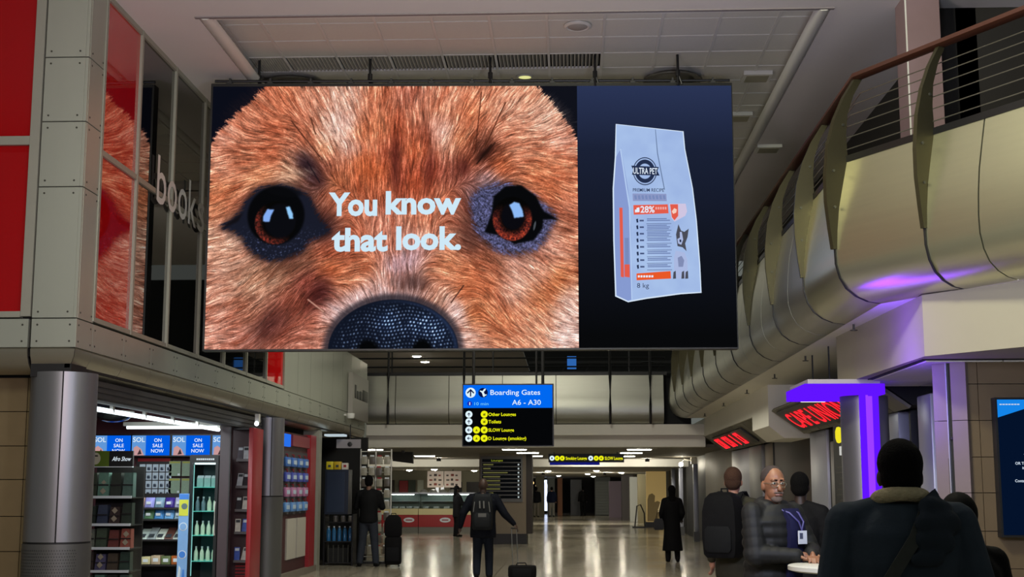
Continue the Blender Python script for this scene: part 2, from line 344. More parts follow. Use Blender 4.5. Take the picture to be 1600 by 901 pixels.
# lower left: stone wall and columns
ws = struct('wall_front_left', MB().box((-9, 13.66, 0), (-5.3, 13.9, 2.8)), M_seam)
zs = [0, .61, .96, 1.31, 1.68, 2.02, 2.37, 2.72]
for a, b in zip(zs[:-1], zs[1:]):
    for x0, x1 in ((-7.2, -6.4), (-6.4, -5.56), (-5.56, -5.3)):
        bx('stone_tile', (x0 + .004, 13.6 + rng.uniform(0, .004), a + .004), (x1 - .004, 13.67, b - .004), M_stone, ws)
def column(x, y, r, h, base, lab, perf=True):
    t = thing('column', lab, 'column', (x, y, 0))
    MB().lathe([(r, base + .02), (r, h)], (x, y, 0), 32).build('shaft', M_col, t)
    MB().lathe([(r + .006, 0), (r + .006, base)], (x, y, 0), 32).build('kick_plate', M_colbase, t)
    MB().lathe([(r - .004, base), (r - .004, base + .02)], (x, y, 0), 32).build('joint_ring', M_seam, t)
    bx('seam', (x + .10, y - r - .001, base + .02), (x + .106, y - r * .93, h), M_seam, t)
    if perf:
        mb = MB()
        for i in range(26):
            for k in range(14):
                a = -PI / 2 + (i - 13) * .075 + (k % 2) * .037; z = base - .06 - k * .03; c, q = math.cos(a), math.sin(a); R = r + .0075
                u = Vector((-q, c, 0)) * .006; w = Vector((0, 0, .006)); p = Vector((x + R * c, y + R * q, z))
                mb.add([p - u, p - w, p + u, p + w], [(0, 1, 2, 3)])
        o = mb.build('perforations', M_seam, t, kind='stuff')
    return t
column(-5.11, 13.42, .325, 2.74, 1.05, 'wide brushed steel column with perforated base at the shop corner')
column(-4.93, 22.0, .25, 2.74, 1.46, 'narrower steel column between the shop and the red kiosk', perf=False)
# ---------------------------------------------------------------- dog picture shown on the LED wall
def dog_picture(W=760, Hh=532):
    rng = np.random.default_rng(7)
    gx, gy = np.meshgrid(np.linspace(0, 578, W), np.linspace(0, 403, Hh))
    x = gx + 326; y = gy + 140                       # picture units
    def idw(pts, vals, p=3.4, s=13.0):
        pts = np.array(pts, float); vals = np.array(vals, float)
        num = np.zeros(x.shape + (vals.shape[1],)); den = np.zeros(x.shape)
        for (a, b), v in zip(pts, vals):
            w = 1.0 / ((x - a) ** 2 + (y - b) ** 2 + s * s) ** (p / 2 + .4)
            num += w[..., None] * v; den += w
        return num / den[..., None]
    C = [(345,215,224,158,134),(345,260,212,140,112),(370,250,196,118,86),(345,310,214,132,92),(400,160,206,126,96),(380,195,212,132,102),
         (440,150,206,118,84),(430,200,192,104,72),(480,155,218,148,120),(540,150,232,178,156),(585,150,206,122,88),(420,250,196,106,72),
         (410,285,226,150,108),(450,275,222,168,134),(470,215,206,124,92),(515,212,238,190,168),(505,238,226,142,98),(535,200,228,184,172),
         (545,235,222,176,164),(560,215,210,114,70),(562,260,208,108,64),(590,205,216,128,88),(590,275,204,104,60),(600,300,196,110,76),
         (475,262,54,36,44),(495,283,64,40,46),(505,270,150,80,60),(520,285,206,118,76),(530,330,196,112,80),(620,205,176,84,54),(617,245,140,66,50),(622,285,134,62,48),
         (650,180,216,140,110),(640,155,196,118,96),(646,240,206,110,68),(645,290,196,90,54),(672,270,146,70,54),(664,215,150,66,44),(690,180,216,138,104),(686,205,232,178,160),
         (700,232,230,166,140),(715,225,212,122,78),(735,180,214,120,80),(700,160,222,148,118),(760,160,216,140,108),(800,180,226,160,132),(850,190,234,176,150),
         (835,155,226,156,124),(880,225,228,160,136),(870,270,222,136,98),(820,245,222,148,116),(790,215,220,140,108),(752,250,60,26,22),(765,238,96,48,36),(724,268,104,46,40),(740,262,190,98,64),
         (780,265,206,104,58),(840,275,210,124,84),(862,302,198,108,70),(893,300,224,140,104),(890,335,206,128,100),(893,365,196,120,90),(760,285,178,150,156),
         (350,395,222,168,142),(340,440,220,152,126),(338,510,226,158,136),(370,420,206,152,128),(400,440,196,146,118),(440,432,176,128,102),(470,412,150,96,74),
         (480,445,140,64,52),(503,458,74,32,34),(460,470,150,80,60),(425,505,106,58,50),(400,490,170,108,84),(385,530,206,136,116),(450,525,150,80,62),(490,500,182,100,76),(470,535,196,122,100),
         (520,425,206,110,66),(545,440,216,130,90),(575,420,206,116,76),(600,437,206,150,132),(622,418,200,160,168),(640,405,206,166,172),(640,440,130,92,86),(655,447,120,84,76),(600,458,196,160,156),
         (560,468,224,186,182),(525,490,222,182,176),(505,515,190,130,110),(680,432,214,134,98),(700,420,222,142,100),(690,460,206,150,128),(712,490,222,184,176),(725,530,226,180,166),(725,455,200,114,74),(742,490,206,120,72),
         (740,430,206,116,76),(765,450,206,116,76),(780,500,212,128,88),(800,455,226,166,144),(810,420,214,156,136),(850,430,216,152,128),(845,465,206,124,80),(870,440,196,110,62),(890,480,232,184,166),
         (890,525,234,192,180),(830,520,222,152,120),(860,390,222,160,138),(760,420,168,104,76),(740,385,124,72,56),(735,340,176,104,78),(745,315,120,92,100),(520,390,170,90,66),(505,360,120,70,58),(600,340,206,130,106),(660,340,210,130,98),(620,385,214,140,112),(560,385,204,116,84),(700,320,206,118,84)]
    col = idw([c[:2] for c in C], [c[2:] for c in C], 3.0, 20.0) / 255.0
    D = [(345,200,-1,-.5),(375,165,-.75,-.65),(430,150,-.6,-.8),(430,210,-1,-.15),(360,270,-1,.12),(350,330,-1,.35),(480,160,-.5,-.9),(545,170,-.35,-1),(600,170,0,-1),(622,250,0,-1),
         (545,270,-.1,-1),(500,230,-.5,-.9),(470,270,-.8,-.6),(420,290,-1,.25),(380,310,-1,.5),(510,320,-.4,.6),(520,390,-.8,.45),(400,430,-.75,.6),(350,420,-1,.25),(345,480,-1,.45),(345,530,-1,.15),
         (450,430,-.8,.5),(470,480,-.6,.8),(420,520,-.7,.6),(550,430,-.9,.25),(520,490,-.6,-.35),(500,520,-.9,.1),(560,465,-.4,-.7),(620,450,-.2,-1),(600,360,0,-1),(640,360,.1,-1)]
    D2 = []
    for a, b, u, v in D:
        D2.append((a, b, u, v)); D2.append((1245 - a, b, -u, v))
    V = idw([d[:2] for d in D2], [d[2:] for d in D2], p=3.0, s=14)
    V /= np.linalg.norm(V, axis=2, keepdims=True) + 1e-6
    kx_ = np.cos(2 * PI * np.fft.rfftfreq(W))[None, :]; ky_ = np.cos(2 * PI * np.fft.fftfreq(Hh))[:, None]; ker_ = (1 + 2 * kx_ + 2 * ky_) / 5
    def smooth(a, n):
        if n > 6: return np.fft.irfft2(np.fft.rfft2(a) * ker_ ** n, s=a.shape)      # same blur done in one step
        for _ in range(n):
            a = (a + np.roll(a, 1, 0) + np.roll(a, -1, 0) + np.roll(a, 1, 1) + np.roll(a, -1, 1)) / 5
        return a
    wob = smooth(rng.normal(size=x.shape), 60); wob /= wob.std()
    ca, sa = np.cos(.10 * wob), np.sin(.10 * wob)
    V = np.stack([V[..., 0] * ca - V[..., 1] * sa, V[..., 0] * sa + V[..., 1] * ca], 2)
    def lic(noise, L):
        acc = noise.copy()
        iy0, ix0 = np.mgrid[0:Hh, 0:W].astype(float)
        for sgn in (1, -1):
            px, py = ix0.copy(), iy0.copy()
            for k in range(L):
                i = np.clip(py.round().astype(int), 0, Hh - 1); j = np.clip(px.round().astype(int), 0, W - 1)
                px += sgn * V[i, j, 0]; py += sgn * V[i, j, 1]
                i = np.clip(py.round().astype(int), 0, Hh - 1); j = np.clip(px.round().astype(int), 0, W - 1)
                acc += noise[i, j]
        acc -= acc.mean(); return acc / acc.std()
    fine = lic(rng.normal(size=x.shape), 6)
    mid = lic(smooth(rng.normal(size=x.shape), 1), 10)
    fur = .66 * fine + .55 * mid
    # colour follows the strands too
    strand = lic(smooth(rng.normal(size=x.shape), 14), 20)
    lum = np.clip(.94 + .185 * fur, .35, 1.6)
    c = col * lum[..., None]
    c += (np.clip(fur - .5, 0, 2)[..., None] * np.array([.06, .075, .08]))
    c *= (1 + .09 * strand[..., None] * np.array([.6, 1, 1.2]))
    def ss(a, b, t):
        t = np.clip((t - a) / (b - a), 0, 1); return t * t * (3 - 2 * t)
    def mix(m, rgb):
        nonlocal c
        c = c * (1 - m[..., None]) + m[..., None] * (np.array(rgb) / 255.0 if np.ndim(rgb) == 1 else rgb)
    fz = mid * 3 + fine * 2
    # the black corners behind the fur
    dl = (y - 140) - (np.interp(x, [326, 332, 345, 372, 400, 412, 430], [88, 78, 62, 36, 10, -2, -30]))
    mix(1 - ss(-4, 4, dl + fz), (14, 17, 30))
    dr = (y - 140) - (np.interp(x, [820, 838, 860, 880, 895, 904], [-30, -4, 22, 48, 66, 84]))
    mix(1 - ss(-4, 4, dr + fz), (20, 22, 32))
    def ell(cx, cy, rx, ry, a=0):
        t = math.radians(a); dx, dy = x - cx, y - cy
        u = dx * math.cos(t) + dy * math.sin(t); v = -dx * math.sin(t) + dy * math.cos(t)
        return np.sqrt((u / rx) ** 2 + (v / ry) ** 2)
    def poly(pts):
        ins = np.zeros(x.shape, bool); n = len(pts)
        for i in range(n):
            (x0, y0), (x1, y1) = pts[i], pts[(i + 1) % n]
            if y0 == y1: continue
            cond = ((y0 > y) != (y1 > y)) & (x < (x1 - x0) * (y - y0) / (y1 - y0) + x0); ins ^= cond
        return ins.astype(float)
    def soft(pts, n=4): return smooth(poly(pts), n)
    spk = smooth(rng.normal(size=x.shape), 2); spk /= spk.std()
    jit = fz * .012
    # ---- broad soft markings
    for (cx, cy, rx, ry, a, k, cc) in [(482,268,30,15,50,.75,(40,26,36)),(757,246,22,7,-42,.85,(34,16,14)),(726,268,10,14,0,.6,(70,26,24)),(500,290,16,12,0,.5,(70,36,34)),
            (617,262,9,52,0,.62,(70,26,26)),(670,268,9,42,8,.5,(80,30,28)),(664,200,8,36,-8,.35,(110,46,30)),(570,265,16,30,0,.2,(200,92,44)),(497,462,40,16,-55,.6,(54,20,22)),(425,508,52,24,-38,.5,(70,34,34)),
            (648,444,34,12,0,.5,(84,58,56)),(735,362,26,42,0,.45,(60,34,34)),(512,352,26,34,0,.5,(56,32,34)),(735,450,24,34,-35,.2,(190,92,50)),(862,455,26,18,-20,.2,(180,92,50)),(455,420,40,14,-12,.4,(90,56,44))]:
        mix(np.clip(1.15 - ell(cx, cy, rx, ry, a) + .09 * fur, 0, 1) * k, cc)
    for (cx, cy, rx, ry, a, k, cc) in [(400,425,90,26,-12,.28,(110,64,44)),(645,270,60,60,0,.22,(150,60,36)),(420,170,80,40,-25,.18,(170,92,60)),(540,400,60,26,0,.25,(150,76,50)),(370,320,46,18,-20,.3,(120,56,44)),
            (820,405,60,16,-8,.25,(120,70,54)),(470,480,60,40,-40,.3,(120,56,44)),(770,410,40,30,30,.25,(120,60,40)),(560,300,40,60,0,.15,(170,80,44)),(720,300,30,40,0,.25,(130,70,52)),(888,365,20,10,0,.5,(110,60,44))]:
        mix(np.clip(1.15 - ell(cx, cy, rx, ry, a) + .06 * fur, 0, 1) * k, np.clip(np.array(cc) / 255 * (1 + .2 * fur[..., None]), 0, 1))
    for (cx, cy, rx, ry, a, k, cc) in [(522,210,30,34,20,.4,(244,204,190)),(690,212,22,30,0,.4,(240,198,186)),(548,478,52,18,-32,.5,(240,206,206)),(618,462,60,9,0,.4,(226,190,190)),(716,490,14,36,-28,.5,(238,204,202)),
            (893,495,26,60,0,.4,(244,206,196)),(345,440,20,60,0,.25,(240,190,170)),(855,185,50,30,35,.3,(244,196,174)),(630,412,26,14,-25,.4,(220,184,196)),(812,450,40,30,0,.3,(236,188,170)),(455,278,40,10,-10,.4,(236,190,160))]:
        mix(np.clip(1.1 - ell(cx, cy, rx, ry, a) + .09 * fur, 0, 1) * k, np.clip(np.array(cc) / 255 * (1 + .16 * fur[..., None]), 0, 1))
    # ---- left eye
    rim = [(340,361),(360,350),(376,334),(388,312),(402,300),(425,294),(450,295),(468,304),(482,312),(492,335),(505,352),(520,368),(500,374),(482,378),(474,396),(455,404),(430,410),(405,404),(388,390),(378,372),(362,364)]
    shd = soft(rim, 300); mix(np.clip(shd * 2.2 + jit * 4 * shd, 0, 1) * .62, np.clip(np.array([46, 28, 30]) / 255 * (1 + .35 * fur[..., None]), 0, 1))
    S = soft(rim, 70); m = np.clip(S * 1.7 - .30 + jit * 52 * S * (1 - S), 0, 1)
    rimc = np.array([30, 33, 48]) / 255 + (np.clip(spk - .6, 0, 3) * .10 * ss(350, 385, y))[..., None] * np.array([.9, 1, 1.35])
    mix(m, rimc)
    mix(np.clip(soft([(356,352),(380,336),(372,350),(345,362)], 8), 0, 1), (22, 20, 26))
    mix(1 - ss(.93, 1.05, ell(431, 341, 45, 45)), (9, 10, 13))
    mix((1 - ss(.6, 1.1, ell(442, 304, 32, 9, 8))) * .7, (12, 13, 17))
    e = ell(431, 352, 33, 33)
    irc = np.stack([.30 + .10 * spk, .11 + .03 * spk, .085 + .02 * spk], 2) * (ss(.55, .9, e) * np.clip(((y - 350) * .8 - (x - 432)) / 34 + .10, 0, 1) * 1.15)[..., None] + .035
    mix(1 - ss(.95, 1.04, e), irc)
    mix((1 - ss(.75, .95, ell(438, 349, 29, 31))) * .9, (14, 15, 22))
    mix(soft([(417,331),(428,332),(423,342),(421,351),(411,350),(411,342)], 2), (138, 178, 244))
    mix(soft([(446,328),(452,327),(457,338),(458,346),(452,346),(449,338)], 2), (150, 205, 250))
    # ---- right eye
    blue = [(735,318),(752,300),(775,292),(800,296),(830,310),(850,325),(872,345),(862,360),(852,380),(835,395),(805,402),(775,395),(757,380),(745,365),(738,342)]
    shd = soft(blue, 300); mix(np.clip(shd * 2.0 + jit * 4 * shd, 0, 1) * .5, np.clip(np.array([66, 46, 50]) / 255 * (1 + .35 * fur[..., None]), 0, 1))
    S = soft(blue, 110); mb = np.clip(S * 1.5 - .25 + jit * 46 * S * (1 - S), 0, 1)
    bc = np.array([84, 88, 126]) / 255 * np.clip(.95 + .20 * spk + .16 * fine, .35, 1.7)[..., None]
    mix(mb * .92, bc)
    mix(np.clip(soft([(757,368),(768,340),(772,312),(790,297),(815,295),(838,312),(850,335),(874,349),(850,348),(848,362),(835,380),(805,386),(778,372)], 5), 0, 1), (10, 11, 14))
    e = ell(801, 347, 31, 34)
    irc = np.stack([.42 + .13 * spk, .15 + .05 * spk, .115 + .02 * spk], 2) * (ss(.42, .85, e) * np.clip(ss(322, 350, y) * .9 + .15 * ss(330, 372, y), 0, 1.2))[..., None] + .03
    mix(1 - ss(.95, 1.04, e), irc)
    mix((1 - ss(.8, 1.0, ell(802, 343, 20, 23))) * .95, (13, 13, 20))
    mix(soft([(796,326),(804,321),(812,323),(817,334),(819,344),(804,346),(801,336)], 2), (146, 190, 246))
    mix((1 - ss(.6, 1, ell(836, 358, 2, 9, 12))) * .5, (150, 160, 170))
    # ---- nose
    mix(np.clip(1 - ss(.97, 1.09, ell(617, 545, 106, 82)), 0, 1) * .85, (58, 52, 60))
    n = ell(617, 546, 101, 77)
    cs = 5.4; jx = (x + 2.2 * np.sin(y / 9)) / cs; jy = (y + 2 * np.sin(x / 11)) / cs
    off = (np.floor(jy) % 2) * .5
    ux = (jx + off) % 1 - .5; uy = jy % 1 - .5
    cell = np.floor(jx + off) * 37.7 + np.floor(jy) * 91.3
    rnd = np.sin(cell * 12.9898) * 43758.5453; rnd -= np.floor(rnd)
    dot = np.clip(1 - np.sqrt((ux + (rnd - .5) * .3) ** 2 + uy ** 2) / (.26 + .14 * rnd), 0, 1) * (.25 + .75 * rnd)
    lit = .35 + .9 * np.exp(-((x - 606) / 15) ** 2 - ((y - 503) / 16) ** 2) + .9 * np.exp(-((x - 668) / 34) ** 2 - ((y - 508) / 16) ** 2) + .35 * np.exp(-((x - 690) / 20) ** 2 - ((y - 528) / 14) ** 2)
    edge = ss(1.0, .80, n)
    nc = np.array([17, 21, 33]) / 255 + (lit * .10)[..., None] * np.array([.35, .6, 1.0]) + (dot * (lit * 1.0 + .20) * edge)[..., None] * np.array([.85, .98, 1.15])
    nc += ((1 - ss(.0, .05, np.abs(n - .96))) * ss(560, 680, x) * .10)[..., None] * np.array([.6, .8, 1.2])
    mix(1 - ss(.985, 1.01, n), nc)
    mix((1 - ss(.55, 1.0, ell(578, 548, 22, 24, -15))), (7, 8, 10))
    mix((1 - ss(.55, 1.0, ell(661, 546, 19, 22, 20))), (7, 8, 10))
    # ---- whiskers and brow hairs
    for (x0, y0, x1, y1, cc) in [(452,195,497,250,(70,35,25)),(482,190,490,215,(80,45,30)),(752,150,742,245,(90,45,30)),(790,166,758,235,(80,40,25)),(725,449,706,474,(60,35,30)),(484,469,508,487,(220,170,150)),
                                 (768,232,745,262,(40,22,18)),(774,229,748,258,(44,24,18)),(478,258,498,290,(34,24,30))]:
        L = math.hypot(x1 - x0, y1 - y0); t = np.clip(((x - x0) * (x1 - x0) + (y - y0) * (y1 - y0)) / L / L, 0, 1)
        d = np.hypot(x - x0 - t * (x1 - x0), y - y0 - t * (y1 - y0)); mix((1 - ss(.5, 1.5, d)) * .8, cc)
    # ---- slightly less saturation and a darker curve over the whole picture
    g_ = c.mean(2, keepdims=True); c = np.clip(g_ + (c - g_) * .97, 0, 1) ** 1.10
    lin = np.where(c <= .04045, c / 12.92, ((c + .055) / 1.055) ** 2.4)
    return lin
# ================================================================ LED wall
A3 = Vector((-4.525, 16.45, 3.30)); B3 = Vector((2.105, 16.80, 3.335))
SW, SH = (B3 - A3).length, 3.375
R3 = (B3 - A3).normalized(); U3 = Vector((0, 0, 1)); N3 = R3.cross(U3)
led = thing('led_screen', 'huge suspended LED video wall showing a dog face and a pet food bag', 'screen', A3 + R3 * (SW / 2))
def sp(u, v, d=0.0): return A3 + R3 * (u * SW) + U3 * (v * SH) + N3 * d      # u,v 0..1 across the whole wall
MB().prism([sp(-.004, -.006, -.004), sp(1.002, -.006, -.004), sp(1.002, 1.012, -.004), sp(-.004, 1.012, -.004)], -N3 * .16).build('cabinet', M_black, led)
UD = .7015
pic = dog_picture(); hh, ww, _ = pic.shape
idx = np.arange(hh * ww).reshape(hh, ww)
uu, vv = np.meshgrid(np.linspace(0, UD, ww), np.linspace(1, 0, hh))
base = np.array(A3 - WLOC[led]); co = base + uu.reshape(-1, 1) * SW * np.array(R3) + vv.reshape(-1, 1) * SH * np.array(U3)
q = np.stack([idx[1:, :-1], idx[1:, 1:], idx[:-1, 1:], idx[:-1, :-1]], -1).reshape(-1, 4)
me = bpy.data.meshes.new('dog_picture'); me.vertices.add(hh * ww); me.vertices.foreach_set('co', co.astype(np.float32).ravel())
me.loops.add(q.size); me.loops.foreach_set('vertex_index', q.ravel().astype(np.int32)); me.polygons.add(len(q))
me.polygons.foreach_set('loop_start', np.arange(0, q.size, 4, dtype=np.int32)); me.polygons.foreach_set('loop_total', np.full(len(q), 4, np.int32))
me.update(calc_edges=True)
ca = me.color_attributes.new('picture', 'FLOAT_COLOR', 'POINT'); rgba = np.ones((hh * ww, 4), np.float32); rgba[:, :3] = pic.reshape(-1, 3); ca.data.foreach_set('color', rgba.ravel())
mp_ = emis('screen_picture', (1, 1, 1)); nt = mp_.node_tree; an = nt.nodes.new('ShaderNodeAttribute'); an.attribute_name = 'picture'
nt.links.new(an.outputs['Color'], [n for n in nt.nodes if n.type == 'EMISSION'][0].inputs[0]); me.materials.append(mp_)
o = bpy.data.objects.new('dog_picture', me); COL.objects.link(o); o.parent = led; tag(o, 'close-up photograph of a tan dog face with dark eyes')
M_txt = emis('screen_text', S(206, 232, 246))
def spx(x, y, d=0.0):           # picture pixel of the advert -> point on the wall
    return sp((x - 326) / 820.0, (545 - y) / 408.0, d)
for s, x0, x1, y in (('You', 512, 588, 340), ('know', 601, 719, 338), ('that', 518, 605, 395), ('look.', 618, 719, 393)):
    text(s, spx(x0, y, .004), R3, U3, .29, M_txt, led, 'headline', width=(x1 - x0) / 820 * SW, bold=.036)
# right-hand panel: dark blue to black
dkm = emis('screen_dark', S(14, 18, 30)); nt = dkm.node_tree; tc = nt.nodes.new('ShaderNodeTexCoord'); sx = nt.nodes.new('ShaderNodeSeparateXYZ'); rp = nt.nodes.new('ShaderNodeValToRGB')
nt.links.new(tc.outputs['Generated'], sx.inputs[0]); nt.links.new(sx.outputs['Z'], rp.inputs[0])
rp.color_ramp.elements[0].color = (*S(8, 9, 11), 1); rp.color_ramp.elements[0].position = .05; rp.color_ramp.elements[1].color = (*S(42, 52, 84), 1); rp.color_ramp.elements[1].position = 1.0
e = rp.color_ramp.elements.new(.75); e.color = (*S(26, 33, 54), 1); e = rp.color_ramp.elements.new(.35); e.color = (*S(16, 19, 28), 1)
nt.links.new(rp.outputs[0], [n for n in nt.nodes if n.type == 'EMISSION'][0].inputs[0])
MB().prism([sp(UD, 0, 0), sp(1, 0, 0), sp(1, 1, 0), sp(UD, 1, 0)], -N3 * .003).build('dark_picture', dkm, led)
# pet food bag drawn on the dark panel (flat print)
def patch(pts, m, name, d): return MB().prism([spx(x, y, d) for x, y in pts], -N3 * .0008).build(name, m, led)
patch([(962,198),(1069,210),(1071,238),(1082,300),(1087,350),(1091,420),(1092,462),(1060,464),(1006,471),(978,476),(958,467),(956,380),(956,300),(960,250)], emis('bag_edge', S(214, 230, 248)), 'bag_outline', .003)
bag = emis('bag_face', S(160, 184, 226)); nt = bag.node_tree; tc = nt.nodes.new('ShaderNodeTexCoord'); nz = nt.nodes.new('ShaderNodeTexNoise'); nz.inputs['Scale'].default_value = 3; mx = nt.nodes.new('ShaderNodeMixRGB')
mx.inputs[1].default_value = (*S(146, 170, 220), 1); mx.inputs[2].default_value = (*S(178, 204, 240), 1); nt.links.new(tc.outputs['Object'], nz.inputs[0]); nt.links.new(nz.outputs[0], mx.inputs[0]); nt.links.new(mx.outputs[0], [n for n in nt.nodes if n.type == 'EMISSION'][0].inputs[0])
patch([(963,199),(1067.5,211),(1069.5,238),(1080.5,300),(1085.5,350),(1089.5,420),(1090.5,460.5),(1060,462),(1006,469),(978,474),(960,465.5),(958,380),(958,300),(962,250)], bag, 'bag_picture', .004)
patch([(962,250),(970,236),(980,300),(984,360),(983,472),(978,474),(960,465.5),(958,380),(958,300)], emis('bag_gusset', S(134, 154, 208)), 'bag_gusset_picture', .005)
patch([(968,238),(970,237),(983,330),(984.5,472),(983,472),(981,330)], emis('bag_crease', S(180, 204, 240)), 'bag_crease', .006)
patch([(1024,207),(1025,207),(1028,245),(1038,302),(1036.5,302),(1026.5,245)], emis('bag_fold', S(104, 124, 160)), 'bag_fold', .006)
patch([(966,330),(971,330),(972,438),(967,437)], emis('bag_red', S(226, 92, 74)), 'gusset_band', .006)
patch([(974,377),(980,377),(980,418),(974,418)], emis('bag_grey', S(120, 138, 186)), 'gusset_text', .006)
patch([(973,418),(981,418),(981,438),(973,437)], MATS['bag_red'], 'gusset_badge', .0065)
navy = emis('bag_navy', S(36, 48, 78))
def ringp(cx, cy, r0, r1, m, name, d, sxx=.86):
    n = 32; P = [spx(cx + r0 * sxx * math.cos(2 * PI * k / n), cy + r0 * math.sin(2 * PI * k / n), d) for k in range(n)] + [spx(cx + r1 * sxx * math.cos(2 * PI * k / n), cy + r1 * math.sin(2 * PI * k / n), d) for k in range(n)]
    MB().add(P, [(k, (k + 1) % n, n + (k + 1) % n, n + k) for k in range(n)]).build(name, m, led)
ringp(1007, 273, 20.5, 22, navy, 'logo_ring', .006); ringp(1007, 273, 12, 18.5, navy, 'logo_ring', .006)
patch([(985.5,264),(1029,266.5),(1026.5,272.5),(1030,280),(986.5,278.5),(988.5,271)], navy, 'logo_banner', .007)
text('ULTRA PET', spx(988.5, 276.8, .008), R3 + U3 * -.03, U3, .082, emis('bag_white', S(226, 238, 252)), led, 'logo_text', width=38.0 / 820 * SW, bold=.012)
text('PREMIUM RECIPE', spx(987.5, 305, .006), R3 - U3 * .01, U3, .045, navy, led, 'bag_lettering', width=49.0 / 820 * SW, bold=.006)
patch([(987,308),(1040,308.5),(1040.5,320),(987.5,319.5)], emis('bag_greyband', S(140, 152, 196)), 'grey_band', .006)
for q in range(9): patch([(989.5 + q * 5.6, 311), (993 + q * 5.6, 310.5), (994 + q * 5.6, 317), (990.5 + q * 5.6, 317)], MATS['bag_grey'], 'band_mark', .007)
patch([(988,326),(1042,325),(1043,339),(988.5,341)], MATS['bag_red'], 'red_band', .006)
text('28%', spx(999, 337.8, .008), R3, U3, .085, MATS['bag_white'], led, 'bag_lettering', width=22.0 / 820 * SW, bold=.02)
patch([(990.5,337.5),(990.5,333),(993,333),(993,330.5),(997.5,329.5),(997.5,337)], MATS['bag_white'], 'band_icon', .007)
for q in range(5): patch([(1022.5 + q * 3.7, 329), (1025 + q * 3.7, 329), (1025 + q * 3.7, 333), (1022.5 + q * 3.7, 333)], emis('bag_pink', S(238, 168, 164)), 'band_mark', .007)
patch([(1044,324),(1070,324),(1072,336),(1069,343),(1052,352),(1047,346)], emis('bag_badge', S(206, 196, 224)), 'badge', .006)
patch([(1045.5,325),(1058,325),(1058,343),(1052,350),(1048,345)], MATS['bag_red'], 'badge_red', .007)
patch([(1048,336),(1052,331),(1056,333),(1055,338),(1050,340)], emis('bag_peach', S(246, 206, 190)), 'badge_food', .008)
for q in range(8):
    yb = 348 + q * 10.2
    patch([(992, yb), (995, yb - 1), (995.5, yb + 5), (993, yb + 5.5)], navy, 'icon', .006)
    patch([(997.5, yb + 1), (1004, yb + 1), (1004, yb + 3.5), (997.5, yb + 3.5)], emis('bag_ink', S(70, 84, 124)), 'icon_caption', .006)
    patch([(1008, yb + 7), (1047, yb + 6.6), (1047, yb + 7.3), (1008, yb + 7.7)], MATS['bag_ink'], 'rule', .006)
    for w in range(3 if q in (1, 2) else 2): patch([(1009, yb - 1 + w * 2.6), (1040 + (q * 7 + w * 5) % 7, yb - 1.4 + w * 2.6), (1040 + (q * 7 + w * 5) % 7, yb + w * 2.6), (1009, yb + .4 + w * 2.6)], emis('bag_ink2', S(104, 122, 170)), 'small_print', .006)
patch([(991.5,432),(1044.5,428.5),(1045,440),(991.5,442.5)], emis('bag_orange', S(232, 88, 40)), 'orange_band', .006)
for q in range(6): patch([(993.5 + q * 4.2, 435), (996.5 + q * 4.2, 434.8), (996.5 + q * 4.2, 438), (993.5 + q * 4.2, 438.2)], MATS['bag_white'], 'band_mark', .007)
text('8 kg', spx(992, 454, .006), R3, U3, .062, navy, led, 'bag_lettering', width=18.5 / 820 * SW)
dg1, dg2, dg3 = emis('dog_dark', S(74, 76, 88)), emis('dog_pale', S(170, 184, 224)), emis('dog_mid', S(128, 140, 180))
patch([(1053,397),(1067,400),(1071,412),(1071,430),(1069,440),(1054,440),(1050,425),(1050,408)], dg2, 'small_dog_body', .006)
patch([(1054,372),(1058,356),(1062,366),(1067,368),(1074,363),(1072,376),(1068,386),(1070,398),(1064,392),(1056,390)], dg1, 'small_dog_head', .007)
patch([(1060,368),(1063,368),(1065,380),(1062,388),(1057,386),(1056,379),(1060,377)], dg2, 'small_dog_muzzle', .008)
patch([(1059,380),(1062,380),(1062,384),(1059.5,384)], navy, 'small_dog_nose', .009)
patch([(1056,408),(1062,405),(1066,412),(1064,422),(1057,422)], dg3, 'small_dog_chest', .008)
for xx in (1049, 1056, 1062, 1068): patch([(xx, 430), (xx + 3.5, 428), (xx + 3.8, 440), (xx - 1, 440.5)], dg1 if xx != 1056 else dg2, 'small_dog_leg', .008)
# hanging rail, clamps, rods
MB().tube([sp(.0, 1.012, -.10) + Vector((0, 0, .06)), sp(1.0, 1.012, -.10) + Vector((0, 0, .06))], .018, 8).build('rail', M_black, led)
for k in range(13):
    u = .03 + k * .078; p = sp(u, 1.012, -.05); mb = MB()
    mb.box((p.x - .03, p.y - .02, p.z - .005), (p.x + .03, p.y + .05, p.z + .04)).box((p.x - .012, p.y, p.z), (p.x + .012, p.y + .07, p.z + .085)).box((p.x - .05, p.y - .01, p.z - .005), (p.x + .05, p.y + .03, p.z + .018)); mb.build('clamp', mat('clamp_grey', S(44, 44, 44), .5), led)
for x in (-4.0, -2.55, -.99, .36, 1.42):
    mb = MB(); mb.tube([(x, 16.72, 6.70), (x, 16.72, TZ + .02)], .017, 8); mb.tube([(x, 16.72, 6.86), (x + .05, 16.74, 6.72)], .012, 6); mb.tube([(x, 16.72, 6.82), (x, 16.72, 6.90)], .03, 8); mb.build('hanging_rod', M_black, led)
